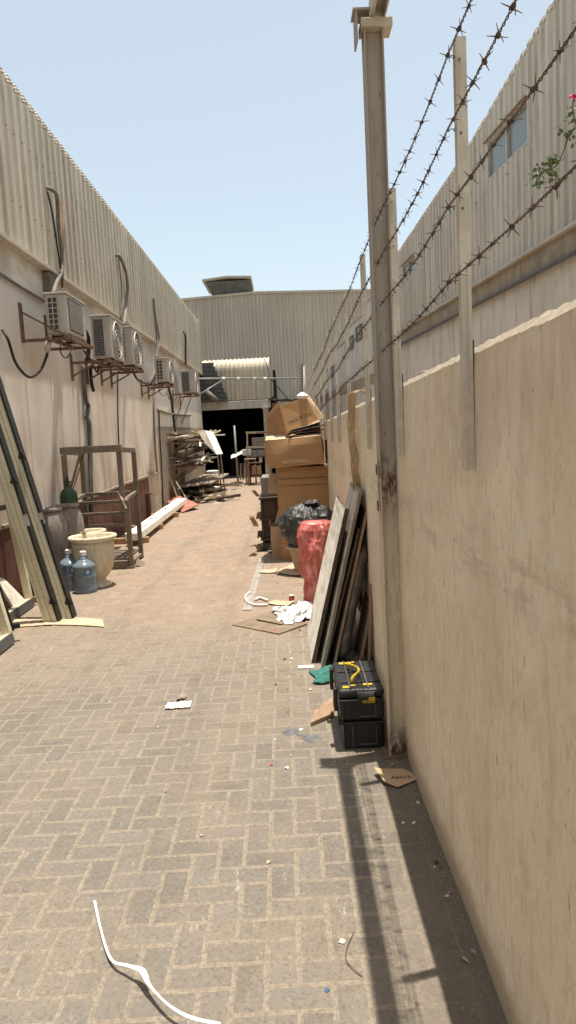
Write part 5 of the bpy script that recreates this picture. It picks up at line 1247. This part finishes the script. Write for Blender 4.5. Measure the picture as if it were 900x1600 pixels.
# top details
for y_ in (Y0+.10, Y0+.27):
    tbx('lid_groove', (X0+.01, y_, .3355), (X1-.0, y_+.006, .342), 'dark', .002)
for x in (X0+.055, X0+.15): tbx('lid_rib', (x, Y0+.005, .336), (x+.008, Y1-.01, .3445), 'scuff', .002)
h = MB(); h.tube(curve_pts([(X0+.075, Y0+.09, .337), (X0+.08, Y0+.10, .366), (X0+.12, Y0+.17, .372), (X0+.12, Y0+.24, .372), (X0+.08, Y0+.31, .366), (X0+.075, Y0+.32, .337)], 5), .0075, 8); h.build('handle', 'yellow', t, smooth=True)
for (x, y_, w_, d_) in ((X0+.02, Y0+.015, .035, .03), (X0+.06, Y0+.04, .03, .02), (X0+.13, Y0+.045, .05, .025), (X0+.03, Y0+.40, .07, .035), (X0+.10, Y0+.42, .02, .02)):
    tbx('yellow_mark', (x, y_, .336), (x+w_, y_+d_, .3415), 'yellow', .001)
for y_ in (Y0+.05, Y1-.09):
    s_ = tbx('side_latch', (X0-.028, y_, .20), (X0-.007, y_+.05, .325), 'tool_black', .006); tbx('latch_tab', (X0-.031, y_+.008, .225), (X0-.0285, y_+.042, .26), 'yellow', .001, s_)
tbx('side_latch', (X0-.006, Y0+.10, .10), (X0+.011, Y0+.16, .19), 'tool_black', .005)
for x in (X0+.02, X0+.17):
    for y_ in (Y0+.02, Y1-.06): pass

# green cloth, wedge, ground litter
m = MB()
def clothf(a, b):
    u = 488+100*a+5*math.sin(b*5); v = 1070-20*b-10*a+3*math.sin(a*9)
    p = G(u, v); e = min(1, 5*min(a, 1-a, b, 1-b)+.12)
    return Vector((p.x, p.y, .012+e*(.018+.045*abs(nz((a*5, b*4, 0), 1.2))+.035*abs(nz((a*12, b*9, 0), 1.2)))))
m.grid(clothf, 44, 26); tag(m.build('green_cloth', 'cloth_green', smooth=True, solid=.003), 'crumpled green cloth on the ground behind the toolbox', 'cloth')
tag(MB().plate([G(485, 1129, .03), G(492, 1110, .035), G(520, 1088, .04), G(522, 1113, .035)], .025, (0, 0, 1)).build('wood_wedge', 'wood_edge', bevel=.003), 'pointed wooden offcut lying left of the toolbox', 'wood offcut')
def flat(name, lab, cat, pts, mat, z=.012, th=.004, curl=.0, n=10, seed=0):
    """thin sheet from a pixel outline quad, slightly curled"""
    P = [G(*p) for p in pts]
    m = MB()
    def f(a, b):
        p = P[0].lerp(P[1], a).lerp(P[3].lerp(P[2], a), b); e = (abs(a-.5)*2)**2*curl
        return Vector((p.x, p.y, z+e+.25*curl*(1+nz((a*3, b*3, seed), 1.3))))
    m.grid(f, n, max(3, n//2)); return tag(m.build(name, mat, solid=th), lab, cat)
cp = flat('cardboard_piece', 'curled scrap of printed cardboard lying at the wall foot in front of the thick post', 'cardboard', ((586, 1213), (612, 1196), (652, 1221), (618, 1233)), 'card', curl=.012)
cp_ = MB(); outline = [(585, 1212), (600, 1229), (622, 1234), (651, 1222), (645, 1212), (628, 1205), (605, 1206)]
bpy.data.objects.remove(cp)
K = [G(*p) for p in outline]; cen = sum(K, Vector())/len(K)
rings = []
for s_ in (1, .66, .33):
    for i in range(28):
        q = i/28*len(K); a = K[int(q)]; b = K[(int(q)+1) % len(K)]; p = a.lerp(b, q-int(q)); p = cen.lerp(p, s_); rings.append(Vector((p.x, p.y, .010+.05*max(0, (cen.x-p.x)/.1)**2*.6+.003)))
cp_.add(rings+[cen+Vector((0, 0, .012))], [(r*28+i, r*28+(i+1) % 28, (r+1)*28+(i+1) % 28, (r+1)*28+i) for r in range(2) for i in range(28)]+[(56+i, 56+(i+1) % 28, 84) for i in range(28)])
ct = thing('cardboard_piece', 'curled scrap of printed cardboard lying at the wall foot in front of the thick post', 'cardboard', tuple(cen))
cp_.build('sheet', 'card_light', ct, solid=.003)
text_mesh('10A0317', .036, (cen.x+.0, cen.y-.02, .0165), (1, -.05, 0), (.0, 1, 0), lift=.001).build('lettering', 'ink', ct)
# white paper with twig
pc = thing('torn_paper', 'torn cream paper with a dry leaf, alone in the middle of the paving', 'paper', tuple(G(278, 1103)))
m = MB(); Q = [G(257, 1111), G(297, 1108), G(300, 1098), G(262, 1101)]
m.grid(lambda a, b: (Q[0].lerp(Q[1], a).lerp(Q[3].lerp(Q[2], a), b)) + Vector((.008*nz((a*9, b*9, 0), 1), .012*nz((a*7, b*2, 3), 1), .012+.012*abs(nz((a*4, b*3, 0), 2)))), 16, 6); m.build('sheet', 'paper', pc, solid=.002)
m = MB(); Q2 = [G(274, 1100), G(288, 1096), G(293, 1090), G(276, 1094)]; m.grid(lambda a, b: (Q2[0].lerp(Q2[1], a).lerp(Q2[3].lerp(Q2[2], a), b)) + Vector((0, 0, .014+.02*math.sin(a*3))), 6, 4); m.build('dry_leaf', 'wood_grey', pc, solid=.002)
# white strap in the foreground
P = curve_pts([G(148, 1412), G(158, 1458), G(174, 1504, .01), G(200, 1514, .03), G(222, 1522, .04), G(234, 1545, .03), G(265, 1577, .035), G(300, 1596, .03), G(345, 1606, .01)], 6)
m = MB(); n = len(P); vs = []
for i, p in enumerate(P):
    d = (P[min(i+1, n-1)]-P[max(i-1, 0)]).normalized(); s_ = d.cross(Vector((0, 0, 1))).normalized(); w_ = .0046*(1+1.2*math.exp(-((i-26)/5)**2)); tw = .5*math.sin(i*.25)
    o_ = s_*math.cos(tw)*w_+Vector((0, 0, 1))*math.sin(tw)*w_; vs += [p+o_+Vector((0, 0, .012)), p-o_+Vector((0, 0, .012))]
m.add(vs, [(2*i, 2*i+1, 2*i+3, 2*i+2) for i in range(n-1)]); tag(m.build('plastic_strap', 'white_plastic', solid=.0012), 'twisted white plastic strap lying across the nearest pavers', 'strap')
# litter heap before the boards
tag(MB().plate([G(362, 976, .012), G(436, 990, .016), G(480, 974, .02), G(424, 955, .014)], .01, (0, 0, 1)).build('fibre_board', 'mat'), 'dirty brown fibreboard lying flat in front of the red sack', 'board')
tag(MB().plate([G(400, 967, .03), G(440, 975, .03), G(452, 967, .035), G(425, 960, .03)], .008, (0, 0, 1)).build('fibre_board', 'mat'), 'smaller brown board lying on the dirty fibreboard', 'board')
m = MB()
def bagf(a, b):
    p = G(430+64*a+4*math.sin(b*6), 974-22*b+5*math.sin(a*5)); e = min(1, 4*min(a, 1-a, b, 1-b)+.1)
    return Vector((p.x+.02*nz((a*9, b*9, 0), 1), p.y+.05*nz((a*9, b*9, 4), 1), .02+e*(.05+.05*nz((a*4, b*3, 0), 1.3)+.035*abs(nz((a*11, b*9, 0), 1.3))+.02*abs(nz((a*26, b*21, 0), 1.3)))))
m.grid(bagf, 90, 60); tag(m.build('white_bag', 'bag_white', solid=.002), 'crumpled white plastic bag on the fibreboard at the foot of the red sack', 'plastic bag')
tag(MB().plate([G(379, 953, .012), G(393, 953, .012), G(414, 872, .012), G(405, 872, .012)], .006, (0, 0, 1)).build('grey_plank', 'ply'), 'long thin grey plank lying flat along the middle of the litter', 'plank')
pts = curve_pts([G(391, 928), G(384, 934), G(386, 943), G(398, 948), G(418, 948)], 6)
m = MB(); m.tube([p+Vector((0, 0, .02)) for p in pts], .012, 6); tag(m.build('plastic_strip', 'white_plastic', smooth=True), 'white curved plastic strip hooked over the end of the grey plank', 'plastic strip')
m = MB(); m.tube([p+Vector((0, 0, .02)) for p in curve_pts([G(399, 940), G(406, 937), G(418, 941)], 5)], .014, 6); tag(m.build('plastic_strip', 'white_plastic', smooth=True), 'short white plastic strip just right of the grey plank', 'plastic strip')
rc = G(456, 940); t = thing('paper_cup', 'small red paper cup standing on cardboard before the red sack', 'cup', tuple(rc))
MB().lathe((rc.x, rc.y, .006), [(.030, 0), (.026, .05)], 20).build('cup', 'red', t); MB().lathe((rc.x, rc.y, .0565), [(.022, 0), (.028, .003), (.028, .010), (.022, .011)], 20).build('rim', 'paper', t)
m = MB(); m.tube([Vector((rc.x+.009*math.cos(a), rc.y-.030, .028+.009*math.sin(a))) for a in [k*PI/6 for k in range(13)]], .0015, 4); m.build('emblem', 'paper', t)
flat('cardboard_piece', 'pale cardboard scrap under the red paper cup', 'cardboard', ((418, 946), (452, 949), (462, 942), (430, 941)), 'card_pale', curl=.01, seed=1)
flat('cardboard_piece', 'pointed pale cardboard scrap beside the beige tub', 'cardboard', ((432, 897), (468, 903), (470, 893), (458, 885)), 'card_pale', curl=.02, seed=2)
flat('cardboard_piece', 'long pale paper scrap left of the pointed cardboard', 'paper', ((404, 897), (432, 897), (434, 890), (412, 893)), 'card_pale', curl=.012, seed=3)
flat('paper_scrap', 'folded white papers beside the narrow open box', 'paper', ((414, 858), (427, 862), (427, 852), (416, 853)), 'paper', curl=.04, seed=4)
flat('paper_scrap', 'greyish wrapper beside the folded white papers', 'paper', ((412, 858), (422, 866), (427, 864), (418, 857)), 'steel_grey', curl=.02, seed=5)
# blue twine
m = MB(); pts = []
for k in range(60):
    a = k/59; u = 445+50*a; v = 1141+14*a; r = (5 if a < .28 or a > .68 else 1.5)
    pts.append(G(u+r*1.9*math.sin(k*1.3), v+r*1.0*math.cos(k*1.3+1), .010))
m.tube(pts, .0010, 4); tag(m.build('blue_twine', 'blue_lbl'), 'tangle of thin blue twine on the paving left of the toolbox', 'twine')
random.seed(21)
small = [((424, 1197), 'red', 'tiny red wrapper scrap on the paving below the blue twine', .012), ((448, 1202), 'paper', 'tiny white scrap right of the red wrapper scrap', .016), ((419, 1350), 'card_pale', 'cream scrap on the pavers left of the beam shadow', .011),
         ((534, 1474), 'paper', 'cream diamond-shaped scrap at the edge of the beam shadow', .014), ((630, 1288), 'paper', 'crumpled bluish-white scrap in the wall shadow', .009), ((682, 1350), 'dark', 'small dark lump in the wall shadow', .012),
         ((511, 1550), 'blue_lbl', 'tiny blue scrap near the bottom of the paving', .009), ((259, 1239), 'red', 'tiny red scrap in the middle of the paving', .008), ((430, 1157), 'paper', 'little white chip near the blue twine', .010),
         ((455, 1031), 'paper', 'little white chip left of the boards', .016), ((485, 1079), 'paper', 'little white chip near the green cloth', .014), ((315, 1308), 'card_pale', 'pale smear of paper on the pavers', .010),
         ((444, 1145), 'wood_grey', 'small dry leaf by the blue twine', .010), ((430, 988), 'red', 'tiny red scrap at the edge of the fibreboard', .03), ((247, 1138), 'card_pale', 'tiny tan scrap near the torn paper', .010)]
for (uv, mt_, lab, r) in small:
    r *= .8
    c = G(*uv); m = MB(); K = 7; pts = [Vector((c.x+r*random.uniform(.5, 1.2)*math.cos(2*PI*i/K), c.y+r*1.3*random.uniform(.5, 1.2)*math.sin(2*PI*i/K), .006+random.uniform(0, r*.5))) for i in range(K)]
    m.add(pts+[Vector((c.x, c.y, .008+r*.5))], [(i, (i+1) % K, K) for i in range(K)]); tag(m.build('litter_scrap', mt_, solid=.001), lab, 'litter')
m = MB(); m.tube(curve_pts([G(553, 1457, .006), G(543, 1478, .012), G(541, 1500, .008), G(552, 1513, .012), G(566, 1526, .006)], 6), .0016, 5); tag(m.build('twig', 'twig'), 'thin curved dry twig beside the beam shadow', 'twig')
# grit and pebbles
m = MB()
for k in range(2600):
    x = random.uniform(-.2, .54) if k % 3 else random.uniform(-2.9, .5); y_ = random.uniform(1.7, 7)
    if k % 2: x = .545-abs(random.gauss(0, .05))
    r = random.uniform(.0012, .0050); c = Vector((x, y_, .004))
    m.add([c+Vector((r, 0, 0)), c+Vector((-.5*r, .9*r, 0)), c+Vector((-.6*r, -.8*r, 0)), c+Vector((0, 0, r*1.2))], [(0, 1, 3), (1, 2, 3), (2, 0, 3)])
tag(m.build('grit', 'sand', org=(0, 0, 0)), 'fine grit scattered over the paving and along the wall foot', 'grit', kind='stuff')

# small dirty scraps gathered along the litter and the wall foot
random.seed(8); m = MB()
for k in range(110):
    if k % 3 == 0: c = Vector((.53-abs(random.gauss(0, .04)), random.uniform(1.5, 9), .006))
    elif k % 3 == 1: c = G(random.gauss(440, 30), random.gauss(925, 40), .006)
    else: c = G(random.gauss(470, 40), random.gauss(1050, 40), .006)
    if c.x > .54: c.x = .53
    r = random.uniform(.006, .022); a = random.uniform(0, 6.3); d = Vector((math.cos(a), math.sin(a), 0))*r; e = Vector((-math.sin(a), math.cos(a), 0))*r*random.uniform(.3, .8)
    m.cur = random.choice((0, 0, 1, 2, 3)); m.add([c-d, c+e+Vector((0, 0, r*.3)), c+d, c-e, c+Vector((0, 0, r*.5))], [(0, 1, 4), (1, 2, 4), (2, 3, 4), (3, 0, 4)])
tag(m.build('litter_scraps', ['card_pale', 'paper', 'wood_dark', 'wood_grey'], org=(0, 0, 0)), 'small dirty scraps strewn through the litter and along the wall foot', 'litter', kind='stuff')
